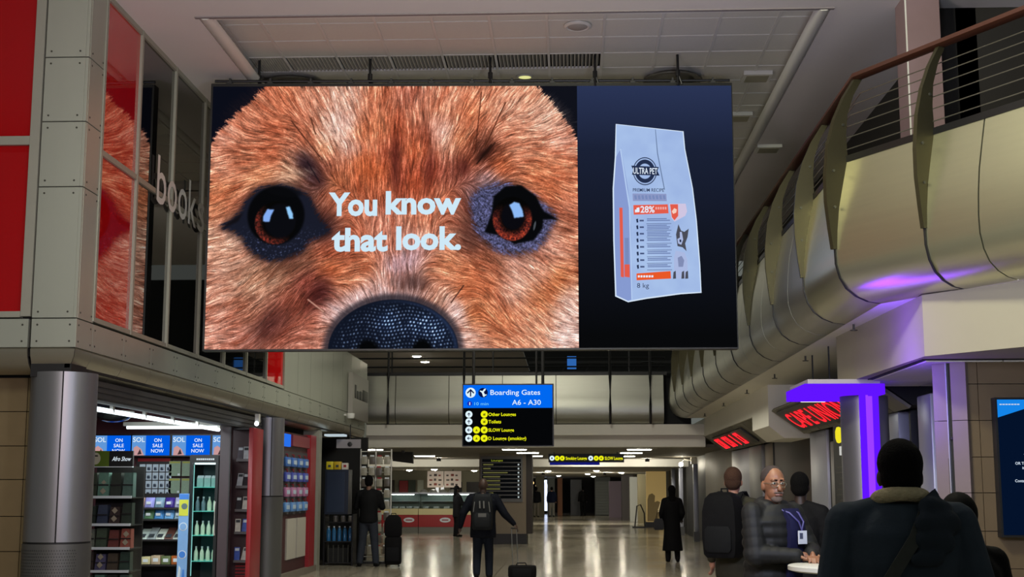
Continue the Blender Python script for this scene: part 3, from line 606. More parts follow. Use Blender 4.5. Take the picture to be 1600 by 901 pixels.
# ================================================================ right balcony: curved steel panels, blade posts, cables, handrail
K2 = Vector((2.5, 12.5)); DN = Vector((.497, -.868)); NN = Vector((-.868, -.497)); DF = Vector((-.0035, 1.0)).normalized(); NF = Vector((-1, -.0035))
def bal(seg, s, o, z):
    """point on the balcony front: seg 'n' runs towards the camera, 'f' down the hall; mitred at the corner"""
    if abs(s) < 1e-6:
        m = (NN + NF).normalized(); p = K2 + m * (o / m.dot(NF))
    else: p = K2 + (DN if seg == 'n' else DF) * s + (NN if seg == 'n' else NF) * o
    return Vector((p.x, p.y, z))
PROF = [(-.42, 3.30), (-.30, 3.315), (-.19, 3.36), (-.10, 3.43), (-.04, 3.53), (-.005, 3.66), (0, 3.80), (-.01, 3.98), (-.035, 4.2), (-.08, 4.42), (-.13, 4.65)]
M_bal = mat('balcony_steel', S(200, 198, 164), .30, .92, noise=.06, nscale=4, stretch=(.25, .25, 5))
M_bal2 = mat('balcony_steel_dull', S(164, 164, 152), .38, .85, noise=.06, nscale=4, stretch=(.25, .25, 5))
M_post = mat('post_metal', S(66, 62, 44), .42, .75, noise=.08)
wr = struct('wall_right', MB().prism([bal('n', 4.6, -.5, 3.34), bal('n', 0, -.5, 3.34), bal('f', 20.6, -.5, 3.34), Vector((6.5, 33.1, 3.34)), Vector((6.5, 8.5, 3.34))], (0, 0, 1.25)), M_dark)
def bal_panel(seg, s0, s1, m):
    g = .008; a, b = (s0 + g if s0 else 0), s1 - g
    MB().loft([[bal(seg, s, o, z) for o, z in PROF] + [bal(seg, s, o - .03, z + .01) for o, z in reversed(PROF)] for s in (a, b)]).build('steel_panel', m, wr)
nb = [0, 1.15, 1.75, 2.9, 4.5]; fb = [0] + [1.7 + 1.05 * k for k in range(19)]
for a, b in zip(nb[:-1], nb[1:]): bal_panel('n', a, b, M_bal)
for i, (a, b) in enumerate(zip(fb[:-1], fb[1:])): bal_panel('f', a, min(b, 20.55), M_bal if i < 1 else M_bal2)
rail = thing('balustrade', 'balcony railing with curved metal blade posts, steel cables and brown handrail', 'railing', bal('f', 3, -.1, 4.6))
OUT = [(-.24, 5.46), (-.12, 5.27), (-.02, 5.05), (.05, 4.8), (.085, 4.5), (.085, 4.25), (.06, 4.0), (.035, 3.8)]
INN = [(.0, 3.8), (-.03, 4.05), (-.075, 4.35), (-.14, 4.62), (-.13, 4.9), (-.15, 5.1), (-.22, 5.3), (-.31, 5.46)]
posts = [('n', 0.0), ('n', 1.15), ('n', 2.9)] + [('f', 1.7 + 2.1 * k) for k in range(9)]
for seg, s in posts:
    d = DN if seg == 'n' else DF; d3 = Vector((d.x, d.y, 0)) * .022
    po = MB().prism([bal(seg, s, o, z) - d3 for o, z in OUT + INN], d3 * 2).build('blade_post', M_post, rail)
    d3 = d3 * .5; tip = [p for p in PROF if p[1] <= 3.85]
    MB().loft([[bal(seg, s, o, z) + d3 * k + Vector((NN.x if seg == 'n' else NF.x, NN.y if seg == 'n' else NF.y, 0)) * h for k, h in ((-1, .002), (1, .002), (1, .014), (-1, .014))] for o, z in tip]).build('panel_seam', M_seam, wr)
    mb = MB()
    for z, o in ((4.55, .07), (4.2, .07), (3.95, .03), (5.0, -.04)):
        p = bal(seg, s, o - .06, z); mb.tube([p - d3 * 3, p + d3 * 3], .014, 6)
    mb.build('bolts', M_rivet, po)
M_cable = mat('steel_cable', S(120, 116, 104), .35, .8)
for k in range(6):
    z = 4.76 + k * .115; o = -.13 - .012 * k * k * .6
    MB().tube([bal('n', 4.5, o, z), bal('n', 0, o, z), bal('f', 18.6, o, z)], .0055, 6).build('cable', M_cable, rail)
hr = [(-.33, 5.47), (-.33, 5.52), (-.28, 5.54), (-.23, 5.52), (-.22, 5.48), (-.26, 5.46)]
MB().loft([[bal(sg, s, o, z) for o, z in hr] for sg, s in (('n', 4.5), ('n', 0), ('f', 20.0))]).build('handrail', mat('handrail_wood', S(58, 30, 18), .35, noise=.2, nscale=20, stretch=(1, .1, 1)), rail)
MB().loft([[bal(sg, s, o, z) for o, z in ((-.12, 4.64), (-.12, 4.70), (-.18, 4.70), (-.18, 4.64))] for sg, s in (('n', 4.5), ('n', 0), ('f', 20.5))]).build('toe_rail', M_black, rail)
# upper level behind the railing
struct('wall_upper_right', MB().box((4.28, 14.4, 4.58), (4.5, 33, CZ)).box((3.98, 14.4, 4.58), (9, 14.6, CZ)), mat('upper_dark_wall', S(22, 18, 14), .7, noise=.1))
t = thing('pier', 'pinkish grey square pier rising behind the balcony railing', 'column', (3.8, 14.1, 4.6))
bx('shaft', (3.62, 13.95, 4.6), (3.98, 14.38, CZ), mat('pier_pink', S(120, 98, 100), .6, noise=.05), t); bx('base', (3.6, 13.93, 4.6), (4.0, 14.4, 4.72), M_black, t)
bx('corner_bead', (3.615, 13.945, 4.72), (3.63, 13.96, CZ), M_grid, t)
# ================================================================ under the balcony
sof = struct('ceiling_right', MB().prism([bal('n', 4.5, -.42, 3.3), bal('n', 0, -.42, 3.3), bal('f', 20.5, -.42, 3.3), Vector((6.8, 33, 3.3)), Vector((6.8, 9, 3.3))], (0, 0, .04)), M_soffit)
bk = MB().prism([Vector((6.8, 9.5, 2.75)), Vector((4.75, 10.0, 2.75)), Vector((3.16, 12.05, 2.75)), Vector((3.05, 15.4, 2.75)), Vector((6.8, 15.4, 2.75))], (0, 0, .55))
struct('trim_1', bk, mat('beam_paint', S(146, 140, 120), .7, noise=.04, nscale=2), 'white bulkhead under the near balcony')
b2 = MB().prism([Vector((3.3, 22.5, 2.62)), Vector((3.3, 22.5, 3.3)), Vector((6.5, 22.5, 3.3)), Vector((6.5, 22.5, 2.42)), Vector((3.55, 22.5, 2.42))], (0, 2.0, 0))
struct('trim_2', b2, M_soffit, 'white beam between the two shop canopies')
struct('trim_3', MB().box((3.3, 24.5, 2.87), (6.5, 46, 3.3)), M_soffit, 'white bulkhead over the far shops')
# suspended grid ceiling near the violet column
gc = struct('ceiling_grid', MB().box((3.2, 12.3, 2.74), (6.8, 15.3, 2.755)), M_dark)
for i in range(5):
    for j in range(4):
        x0, y0 = 3.25 + i * .7, 12.35 + j * .74
        bx('ceiling_tile', (x0, y0, 2.728), (x0 + .685, y0 + .72, 2.742), M_tile, gc)
M_slat = mat('canopy_slat', S(112, 108, 92), .55, noise=.08)
M_wood = mat('shopfront_oak', S(112, 98, 78), .5, noise=.16, nscale=7, stretch=(1, 1, .12)); M_brown = mat('shopfront_brown', S(50, 40, 32), .55, noise=.14, nscale=7, stretch=(1, 1, .12))
M_pil = mat('pilaster_silver', S(156, 158, 168), .36, .25, noise=.04)
M_redled = emis('red_sign_glow', S(255, 34, 44), 1.6)
def canopy(y0, y1, lab, n):
    t = thing('shop_canopy', lab, 'canopy', (3.6, (y0 + y1) / 2, 2.5), group='slanted shop canopies')
    for k in range(n):
        a, b = y0 + (y1 - y0) * k / n + .02, y0 + (y1 - y0) * (k + 1) / n - .02
        MB().prism([(3.34, a, 2.86), (3.86, a, 2.49), (3.88, a, 2.52), (3.36, a, 2.89)], (0, b - a, 0)).build('slat', M_slat, t)
    MB().prism([(3.37, y0, 2.90), (3.89, y0, 2.53), (6.0, y0, 2.53), (6.0, y0, 2.90)], (0, y1 - y0, 0)).build('canopy_box', M_dark, t)
    return t
can1 = canopy(15.45, 22.45, 'slatted grey canopy carrying the larger red sign', 9); can2 = canopy(24.55, 33.6, 'slatted grey canopy carrying the smaller far red sign', 10)
SLU = Vector((-.52, 0, .37)).normalized(); SLN = Vector((-.37, 0, -.52)).normalized()
def slp(y, h): return Vector((3.86, y, 2.49)) + SLU * h
t = thing('shop_sign', 'glowing red lettered shop sign on the nearer canopy', 'sign', slp(19.5, .1), group='red shop signs')
MB().prism([slp(22.0, .10) + SLN * .01, slp(16.2, .10) + SLN * .01, slp(16.2, .60) + SLN * .01, slp(22.0, .60) + SLN * .01], SLN * .03).build('backing', M_black, t)
text('CAPE UNION', slp(21.7, .17) + SLN * .05, (0, -1, 0), SLU, .36, M_redled, t, width=4.15, bold=.010, proud=.0)
t = thing('shop_sign', 'small glowing red sign on the far canopy, letters hard to read', 'sign', slp(30, .1), group='red shop signs')
MB().prism([slp(32.4, .10) + SLN * .01, slp(27.0, .10) + SLN * .01, slp(27.0, .55) + SLN * .01, slp(32.4, .55) + SLN * .01], SLN * .03).build('backing', M_black, t)
for k, (w, h0, h1) in enumerate(((.5, 0, 1), (.25, 0, 1), (.5, 0, 1), (.2, 0, 1), (.2, 0, 1), (.5, 0, 1))):
    y = 32.2 - k * .72
    P = [slp(y, .15), slp(y - w, .15), slp(y - w, .50), slp(y, .50)]
    mb = MB(); th = .09
    mb.prism([p + SLN * .05 for p in (slp(y, .15), slp(y - th, .15), slp(y - th, .5), slp(y, .5))], SLN * .01)
    if w > .3: mb.prism([p + SLN * .05 for p in (slp(y, .42), slp(y - w, .42), slp(y - w, .5), slp(y, .5))], SLN * .01).prism([p + SLN * .05 for p in (slp(y, .15), slp(y - w, .15), slp(y - w, .22), slp(y, .22))], SLN * .01).prism([p + SLN * .05 for p in (slp(y - w + th, .15), slp(y - w, .15), slp(y - w, .5), slp(y - w + th, .5))], SLN * .01)
    mb.build('letter_stroke', M_redled, t)
# shop-front wall pieces on the right, far to near
sr = struct('wall_shops_right', MB().box((4.1, 15.6, 0), (4.3, 48, 2.9)), mat('shopfront_dark', S(16, 15, 15), .5))
def front(y0, y1, m, name, x=3.98, z0=0, z1=2.5): return MB().rbox((x, y0, z0), (4.12, y1, z1), .02).build(name, m, sr)
front(33.2, 40, M_wood, 'oak_panel', z0=.35, z1=2.72); front(33.2, 40, M_black, 'skirting', z1=.35); front(29.9, 33.1, M_pil, 'pilaster', 3.94); front(27.9, 29.8, mat('pilaster_grey', S(112, 110, 108), .4, .4), 'pilaster', 3.92)
front(26.6, 27.8, M_wood, 'oak_panel'); front(22.4, 26.5, M_brown, 'brown_panel', z0=.9); front(22.4, 26.5, M_black, 'skirting', z1=.9)
front(20.9, 22.3, M_pil, 'pilaster', 3.93, .95); front(20.9, 22.3, MATS['pilaster_grey'], 'kick_plate', 3.93, 0, .93); front(19.75, 20.7, MATS['pilaster_grey'], 'pilaster', 3.95, 0, 2.3)
front(16.2, 16.9, M_pil, 'pilaster', 3.9); front(14.55, 15.1, M_pil, 'pilaster', 3.85, 0, 2.6)
for y in (20.8, 22.36, 26.55, 15.9): front(y - .04, y + .04, M_seam, 'shadow_gap', 3.96)
# dark menu board with a yellow mark and a white tag
t = thing('menu_board', 'tall black board with yellow exclamation mark and thin white slats', 'board', (3.75, 18.5, 0))
mbx = bx('board', (3.72, 17.8, 0), (3.78, 19.25, 2.46), M_black, t)
for k in range(14): bx('menu_line', (3.712, 18.0 + (k % 3) * .08, .9 + k * .075), (3.72, 19.1 - (k % 4) * .09, .918 + k * .075), mat('menu_grey', S(84, 84, 78), .6), t)
MB().lathe([(.0, 0), (.028, .012), (.046, .07), (.046, .16), (.028, .215), (0, .225)], (3.66, 18.55, 2.20), 12).build('yellow_mark', emis('yellow_lamp', S(240, 226, 40), 1.0), t)
bx('white_tag', (3.68, 18.46, 2.04), (3.71, 18.64, 2.16), emis('white_tag_glow', S(206, 206, 200), .9), t)
# lit sign letter and poster glimpsed by the near pilaster
t = thing('shop_sign', 'white glowing letter e beside the stone pillar', 'sign', (4.05, 15.3, 2.0))
text('e', (4.02, 15.75, 1.93), (.35, -1, 0), (0, 0, 1), .24, emis('white_letter', S(225, 238, 240), 1.0), t, bold=.03)
bx('backing', (4.06, 15.2, 1.8), (4.09, 15.9, 2.25), M_black, t)
t = thing('poster', 'bright yellow and white food poster beside the stone pillar', 'poster', (4.05, 15.3, 1.4))
bx('sheet', (4.03, 15.1, 1.35), (4.05, 15.58, 1.78), emis('poster_pale', S(206, 190, 140), .8), t)
for k, (y, z, m) in enumerate(((15.25, 1.40, 'a'), (15.5, 1.5, 'b'), (15.3, 1.62, 'b'), (15.62, 1.38, 'a'))): bx('print', (4.02, y - .1, z), (4.03, y + .08, z + .09), emis('poster_' + m, S(214, 150, 30) if m == 'a' else S(30, 26, 22), .8), t)
# violet column with light strip and light ring
M_vio = emis('violet_light', S(98, 20, 255), 1.0); M_vio2 = emis('violet_light_core', S(150, 60, 255), 1.1)
t = thing('light_column', 'grey column with a glowing violet strip and square violet ring on top', 'column', (3.27, 15.1, 0))
MB().lathe([(.26, 0), (.26, 2.6)], (3.27, 15.1, 0), 32).build('shaft', M_col, t)
st = MB().box((3.165, 14.80, .3), (3.365, 14.86, 2.6)).build('light_strip', M_vio, t); MB().box((3.225, 14.795, .3), (3.295, 14.80, 2.6)).build('strip_core', M_vio2, st)
MB().box((2.52, 14.5, 2.585), (3.37, 14.62, 2.70)).box((2.52, 14.62, 2.585), (2.64, 15.75, 2.70)).box((3.25, 14.62, 2.585), (3.37, 15.75, 2.70)).box((2.64, 15.63, 2.585), (3.25, 15.75, 2.70)).build('light_ring', M_vio, t)
bx('ring_plate', (2.56, 14.54, 2.69), (3.33, 15.71, 2.75), M_white, t)
L = bpy.data.lights.new('violet_glow', 'AREA'); L.energy = 15; L.color = (.16, .02, 1); L.size = .4; L.shape = 'RECTANGLE'; L.size_y = 1.2  # added light in mid-air, carries the ring's violet onto bulkhead and pillar
lo = bpy.data.objects.new('violet_glow', L); COL.objects.link(lo); lo.location = (2.70, 12.45, 2.60); lo.rotation_euler = (Vector((3.35, 12.65, 2.85)) - lo.location).to_track_quat('-Z', 'Y').to_euler()
t = thing('ceiling_panel_light', 'pair of white ceiling lights under the violet ring', 'light', (3.15, 16.9, 2.7))
for k in range(2): bx('tube', (3.0, 16.2 + k * .8, 2.70), (3.31, 16.8 + k * .8, 2.72), emis('soft_panel', S(235, 235, 225), 4), t)
bx('tray', (2.98, 16.1, 2.72), (3.33, 17.7, 2.74), M_grid, t)
for y in (16.4, 17.5): MB().tube([(3.15, y, 2.73), (3.15, y, 3.31)], .01, 6).build('hanger', M_black, t)
# stone pillar and wall with the info screen
wp = struct('wall_stone_right', MB().box((3.60, 12.46, 0), (6.5, 12.7, 2.74)).prism([(3.40, 12.60, 0), (3.62, 12.42, 0), (3.62, 12.60, 0)], (0, 0, 2.74)), M_seam)
zz = [0, .55, .88, 1.21, 1.55, 1.87, 2.2, 2.53, 2.74]
for a, b in zip(zz[:-1], zz[1:]):
    for x0, x1 in ((3.60, 3.72), (3.72, 4.3), (4.3, 4.9), (4.9, 5.5)):
        bx('stone_tile', (x0 + .003, 12.41 + rng.uniform(0, .004), a + .003), (x1 - .003, 12.47, b - .003), M_stone2, wp)
M_pale = mat('pale_pillar_stone', S(112, 100, 98), .45, noise=.06, nscale=4)
PA, PB = Vector((3.355, 12.56, 0)), Vector((3.60, 12.36, 0)); PD = PB - PA; PN = Vector((-.63, -.775, 0))
def slab(f0, f1, z0, z1, m, name, d=0.0, th=.05): 
    a, b = PA + PD * f0 + PN * d, PA + PD * f1 + PN * d
    MB().prism([(a.x, a.y, z0), (b.x, b.y, z0), (b.x, b.y, z1), (a.x, a.y, z1)], -PN * th).build(name, m, wp)
for a, b in zip((0, .88, 1.55, 2.2), (.88, 1.55, 2.2, 2.74)):
    slab(0, .42, a + .003, b - .003, M_pale, 'pillar_slab'); slab(.54, 1, a + .003, b - .003, M_pale, 'pillar_slab')
slab(.42, .54, 0, 2.74, M_seam, 'pillar_gap', -.03, .02); slab(.40, .43, 0, 2.74, M_pil, 'pillar_edge', .006)
slab(.03, .38, 1.0, 1.86, mat('access_panel_grey', S(112, 100, 100), .5), 'access_panel', .008, .008); slab(.44, .52, 2.03, 2.05, M_black, 'latch', -.005, .02)
inf = thing('info_screen', 'tall portrait information screen with dark blue page on the stone wall', 'screen', (4.2, 12.3, 1.18))
bx('bezel', (3.83, 12.30, 1.16), (4.62, 12.41, 2.40), M_black, inf); bx('display', (3.85, 12.296, 1.18), (4.60, 12.30, 2.38), emis('info_page', S(4, 18, 42)), inf)
MB().prism([(3.85, 12.294, 2.38), (3.85, 12.294, 2.22), (4.60, 12.294, 2.46), (4.60, 12.294, 2.38)][:2] + [(4.10, 12.294, 2.30), (4.35, 12.294, 2.38)], (0, .002, 0)).build('blue_corner', emis('info_blue', S(20, 132, 232)), inf)
M_inf = emis('info_white', S(200, 214, 230))
for k in range(7): bx('small_print', (3.87 + k * .026, 12.291, 2.332), (3.89 + k * .026, 12.294, 2.342), M_inf, inf)
for s, x, z in (('T', 4.06, 1.87), ('OR Take', 3.98, 1.80), ('it', 4.04, 1.76), ('t', 4.07, 1.72), ('Contact', 3.97, 1.645)): text(s, (x, 12.292, z), (1, 0, 0), (0, 0, 1), .024, M_inf, inf, bold=.02)
# sprinklers on the soffit
for k, (x, y) in enumerate(((3.0, 14.2), (3.08, 17.6), (3.1, 20.4), (3.1, 23.6), (3.1, 27.2), (3.1, 31))):
    mb = MB().tube([(x, y, 3.31), (x, y, 3.24)], .012, 6).lathe([(.04, 0), (.04, .008), (0, .008)], (x, y, 3.232), 8)
    mb.build('sprinkler', M_rivet, label=f'small ceiling sprinkler under the balcony soffit, {ORD[k]} from the camera', cat='sprinkler', group='soffit sprinklers')
# ================================================================ far end: steel balcony front, bulkhead, back hall
wf = struct('wall_far', MB().box((-8, 33.35, 3.0), (3.0, 33.6, 4.36)), M_dark)
xs = [-5.6 + 1.32 * k for k in range(7)]
pf = [(.38, 3.16), (.22, 3.17), (.10, 3.22), (.03, 3.32), (0, 3.45), (0, 3.62), (.03, 3.80), (.06, 4.0), (.08, 4.36)]
for a, b in zip(xs[:-1], xs[1:]): MB().loft([[(x, 33 + o, z) for o, z in pf] + [(x, 33 + o + .03, z) for o, z in reversed(pf)] for x in (a + .008, b - .008)]).build('steel_panel', M_bal2, wf)
bx('coping', (-5.6, 33.06, 4.36), (2.4, 33.3, 4.44), M_black, wf)
for i, x in enumerate((-4.45, -2.58, 1.0, 1.98)):
    MB().tube([(x, 32.97, 3.16), (x, 32.93, 3.6), (x, 32.97, 4.3), (x, 33.0, 5.6)], .03, 8).build('black_post', M_black, wf)
struct('trim_4', MB().box((-9, 33.2, 2.9), (3.3, 33.7, 3.16)).box((-9, 33.5, 2.62), (3.35, 34.0, 2.92)), M_soffit, 'white bulkhead across the far end')
# upper floor beyond: dim ceiling, dark void, rails, two downlights
struct('wall_upper_far', MB().box((-9, 47, 4.3), (9, 47.2, 9)), M_dark)
struct('ceiling_upper_far', MB().box((-9, 33.7, 5.15), (-1.2, 46.9, 5.2)), M_plaster)
up = thing('guard_rail', 'black horizontal guard rails of the upper floor behind the screen', 'railing', (-2, 33.6, 4.44))
for z in (4.62, 4.84, 5.02): MB().tube([(-6, 33.6, z), (2.4, 33.6, z)], .022, 6).build('rail', M_black, up)
for x in (-4.45, -1.9, 1.5): MB().tube([(x, 33.6, 4.4), (x, 33.6, 5.1)], .02, 6).build('upright', M_black, up)
for x, y, lab in ((-4.1, 36.0, 'left lit spot in the upper far ceiling just below the screen'), (-4.05, 37.6, 'right lit spot in the upper far ceiling just below the screen')):
    t = thing('downlight', lab, 'light', (x, y, 5.14), group='upper far downlights'); MB().lathe([(.16, .012), (.16, -.01), (.12, -.012), (0, -.012)], (x, y, 5.14), 14).build('bezel', M_grid, t); MB().lathe([(.12, -.013), (.06, -.03), (0, -.034)], (x, y, 5.14), 14).build('lens', emis('white_lamp', S(250, 240, 215), 130), t)
# far dark clutter seen above the right part of the steel front
t = thing('roof_truss', 'dark roof steelwork in the void right of centre below the screen', 'truss', (.6, 40, 4.6))
for z in (4.75, 5.0, 5.3): bx('chord', (-1.2, 40, z), (3.2, 40.1, z + .07), mat('truss_grey', S(30, 30, 28), .6), t)
for k in range(6): MB().tube([(-1.1 + .7 * k, 40.05, 4.75), (-.75 + .7 * k, 40.05, 5.3)], .02, 6).build('web', MATS['truss_grey'], t)
bx('blue_banner', (-.05, 39.9, 5.12), (.22, 39.96, 5.5), emis('blue_flag', S(50, 110, 190), .8), t)
MB().lathe([(.2, -.02), (.24, 0), (.2, .02), (.17, 0)], (2.35, 39.9, 5.3), 14).build('fan_ring', MATS['truss_grey'], t)
# back-hall ceilings and light panels
struct('ceiling_back', MB().box((-12, 34, 2.62), (9, 47, 2.70)), mat('back_ceiling', S(120, 112, 98), .7, noise=.05))
struct('trim_5', MB().box((-12, 47, 2.36), (9, 47.3, 2.70)), M_white, 'bulkhead in the back hall ceiling')
struct('ceiling_back_far', MB().box((-12, 47.3, 2.36), (9, 100, 2.44)), M_white)
LP = [(-5.15, 34.9), (-4.45, 41.5), (-2.2, 43.5), (-1.42, 34.9), (-1.18, 38.2), (-1.14, 41.8), (1.8, 35.0), (1.75, 38.4), (1.72, 42.2)]
for k, (x, y) in enumerate(LP):
    t = thing('ceiling_light', f'long white ceiling light panel of the back hall, {ORD[k]} counted left to right then away', 'light', (x, y, 2.6), group='back hall light panels')
    bx('tray', (x - .33, y - .16, 2.60), (x + .33, y + .16, 2.622), M_grid, t); bx('diffuser', (x - .30, y - .14, 2.585), (x + .30, y + .14, 2.60), emis('panel_light', S(245, 240, 222), 30), t)
for k, (x, y) in enumerate(((-6.4, 54), (-5.2, 52), (-3.9, 55.5), (-2.2, 63), (-.9, 57), (-.6, 76), (1.1, 56), (.9, 68), (2.4, 63), (1.4, 80))):
    t = thing('downlight', f'small round lit downlight in the low back ceiling, {ORD[k]} from the left', 'light', (x, y, 2.34), group='back hall downlights')
    MB().lathe([(.16, .02), (.16, 0), (.12, 0)], (x, y, 2.345), 14).build('bezel', M_grid, t); MB().lathe([(.12, .0), (.07, -.03), (0, -.04)], (x, y, 2.345), 12).build('lens', emis('white_lamp', S(250, 240, 215), 130), t)
# spots added to brighten the counters and far bays, turned away from the camera
for k, (x, y, z, tx, ty, tz, pw) in enumerate(((-6.0, 44.5, 2.62, -6.0, 52, 1.2, 34), (-4.3, 44.5, 2.62, -4.6, 52, 1.3, 34), (.6, 45.5, 2.62, .6, 62, 1.4, 55), (2.6, 45.5, 2.62, 3.2, 58, 1.2, 36), (-1.2, 62, 2.36, -1.2, 84, 1.2, 150), (1.6, 62, 2.36, 1.6, 84, 1.2, 150))):
    t = thing('added_spot', f'added small black ceiling spot brightening the back hall, {ORD[k]} in order of distance', 'light', (x, y, z - .12), group='added back hall spots')
    bx('spot_head', (x - .07, y - .10, z - .12), (x + .07, y + .02, z - .03), M_black, t); bx('stem', (x - .02, y - .06, z - .03), (x + .02, y - .02, z + .005), M_black, t)
    area('spot_lamp', (x, y + .03, z - .075), (tx, ty, tz), .12, pw, (1, .96, .84))  # light of the added spot
# ================================================================ left shop interior
M_maroon = mat('shop_maroon', S(70, 28, 34), .5, noise=.1); M_shopdark = mat('shop_brown_post', S(66, 52, 56), .45, noise=.08); M_red = mat('shop_red', S(142, 26, 34), .4, noise=.06)
M_lip = mat('shelf_lip_white', S(205, 212, 216), .4); M_shelfd = mat('shelf_dark', S(26, 22, 22), .5)
M_tube = emis('shop_tube', S(235, 250, 255), 2.2)
sw = struct('wall_shop_back', MB().box((-9, 21.35, 0), (-5.36, 21.6, 2.86)).box((-9.2, 13.9, 0), (-9, 21.6, 2.86)), M_maroon)
bx('back_panel', (-8.9, 21.32, 1.3), (-5.4, 21.35, 2.08), M_maroon, sw)
t = thing('shutter_housing', 'dark ribbed roller shutter housing above the shop opening', 'shutter', (-5.1, 17.8, 2.5))
bx('housing', (-5.2, 13.85, 2.52), (-5.0, 21.7, 2.72), mat('shutter_grey', S(58, 56, 54), .5, .3), t)
for k in range(3): bx('rib', (-5.0, 13.85, 2.54 + k * .06), (-4.985, 21.7, 2.575 + k * .06), MATS['shutter_grey'], t)
t = thing('tube_light', 'row of bright white tube lights along the shop front', 'light', (-5.28, 17.3, 2.45))
for k in range(5):
    y0 = 14.2 + k * 1.2; MB().tube([(-5.28, y0, 2.47), (-5.28, y0 + 1.14, 2.47)], .028, 8).build('tube', M_tube, t); bx('clip', (-5.30, y0 + 1.14, 2.46), (-5.26, y0 + 1.2, 2.855), M_grid, t)
t = thing('tube_light', 'straight bright tube light above the shop televisions', 'light', (-6.1, 20.8, 2.53))
MB().tube([(-6.9, 20.8, 2.54), (-5.4, 20.8, 2.54)], .028, 8).build('tube', M_tube, t); bx('batten', (-6.95, 20.77, 2.56), (-5.38, 20.83, 2.62), M_grid, t); bx('hanger', (-6.2, 20.78, 2.62), (-6.16, 20.82, 2.87), M_grid, t)
area('shop_tube_glow', (-5.9, 18.6, 2.6), (-6.3, 19.2, 0), 1.2, 120, (.88, .97, 1), 4)
t = thing('security_mirror', 'dark round convex mirror hanging under the shop ceiling', 'mirror', (-6.85, 20.4, 2.48))
MB().lathe([(.30, 0), (.29, -.05), (.22, -.11), (.1, -.145), (0, -.15)], (-6.95, 20.3, 2.74), 20).build('dome', mat('mirror_dome', S(60, 66, 68), .1, .8), t); MB().lathe([(.31, -.01), (.31, .02), (0, .02)], (-6.95, 20.3, 2.74), 20).build('rim', M_grid, t); MB().tube([(-6.95, 20.3, 2.75), (-6.95, 20.3, 2.87)], .02, 6).build('stem', M_grid, t)
# televisions
TVL = ['leftmost shop television reading ON SALE NOW, partly behind the green sign', 'second shop television from the left reading ON SALE NOW', 'third shop television from the left reading ON SALE NOW', 'rightmost shop television, cut off by the brown post']
M_tvb = emis('tv_blue', S(0, 92, 226)); M_tvw = emis('tv_white', S(226, 240, 250)); M_tva = emis('tv_sky', S(96, 150, 214)); M_tvp = emis('tv_pink', S(196, 150, 150)); M_tvd = emis('tv_brown', S(60, 46, 50))
for k, x0 in enumerate((-7.50, -6.88, -6.24, -5.60)):
    w, z0, z1, y = .60, 2.11, 2.42, 21.02
    t = thing('television', TVL[k], 'television', (x0 + .3, 21.05, z0), group='shop televisions')
    bx('bezel', (x0 - .02, y, z0 - .02), (x0 + w + .02, y + .06, z1 + .02), M_black, t); bx('wall_bracket', (x0 + .2, y + .06, z0 + .1), (x0 + .4, 21.36, z0 + .2), M_black, t)
    bx('display', (x0, y - .003, z0), (x0 + w, y, z1), M_tvb, t); bx('picture', (x0, y - .005, z0), (x0 + .22, y - .003, z1), M_tva, t)
    MB().prism([(x0 + .02, y - .007, z0), (x0 + .20, y - .007, z0), (x0 + .15, y - .007, z0 + .10), (x0 + .08, y - .007, z0 + .15), (x0 + .03, y - .007, z0 + .12)], (0, .002, 0)).build('picture_shape', M_tvp, t)
    MB().prism([(x0 + .09, y - .009, z0 + .01), (x0 + .16, y - .009, z0 + .02), (x0 + .13, y - .009, z0 + .10)], (0, .002, 0)).build('picture_shape', M_tvd, t)
    text('SOL', (x0 + .015, y - .005, z1 - .10), (1, 0, 0), (0, 0, 1), .075, M_tvw, t, width=.19, bold=.01)
    for q, s in enumerate(('ON', 'SALE', 'NOW')): text(s, (x0 + .41, y - .003, z1 - .10 - q * .083), (1, 0, 0), (0, 0, 1), .056, M_tvw, t, center=True, bold=.012)
# display stand with the green and black header
st = thing('display_stand', 'tiered souvenir stand with green and black header sign', 'display stand', (-5.77, 17.0, 0))
hd = bx('green_header', (-6.09, 16.80, 1.865), (-5.785, 16.84, 2.06), mat('header_green', S(92, 116, 24), .5), st); MB().lathe([(.07, 0), (.07, .01), (0, .01)], (0, 0, 0), 20)
mb = MB(); mb.loft([[(-5.955 + .062 * math.cos(2 * PI * k / 20), y, 1.965 + .075 * math.sin(2 * PI * k / 20)) for k in range(20)] for y in (16.795, 16.80)]); mb.build('cream_badge', mat('badge_cream', S(196, 190, 160), .5), st)
bx('badge_bar', (-5.985, 16.79, 1.99), (-5.925, 16.795, 2.005), M_shelfd, st)
bx('black_header', (-5.78, 16.80, 1.865), (-5.48, 16.84, 2.06), mat('header_black', S(20, 20, 18), .5), st); bx('header_edge', (-6.09, 16.79, 1.855), (-5.48, 16.84, 1.866), M_lip, st)
text('Afro Show', (-5.745, 16.80, 1.935), (1, 0, 0), (0, 0, 1), .055, M_tvw, st, width=.235, shear=.25, bold=.004)
bx('stand_back', (-6.09, 17.25, .1), (-5.47, 17.28, 1.87), M_shelfd, st)
for x in (-6.09, -5.48): bx('upright', (x - .012, 16.82, 0), (x + .012, 17.28, 1.87), M_clear, st)
TZs = [.28, .58, .86, 1.15, 1.49]
for z in TZs: bx('shelf', (-6.10, 16.78, z - .02), (-5.47, 17.26, z - .005), M_shelfd, st); 
for z in TZs: bx('shelf_lip', (-6.10, 16.77, z - .02), (-5.47, 16.785, z + .012), M_lip, st)
BC = [(58, 66, 52), (92, 128, 112), (46, 52, 44), (72, 92, 84), (60, 50, 44), (84, 80, 110), (70, 60, 48), (40, 58, 48), (108, 112, 100), (66, 78, 62), (104, 54, 48), (150, 80, 66), (44, 52, 46), (54, 62, 82), (58, 46, 44), (40, 50, 40)]
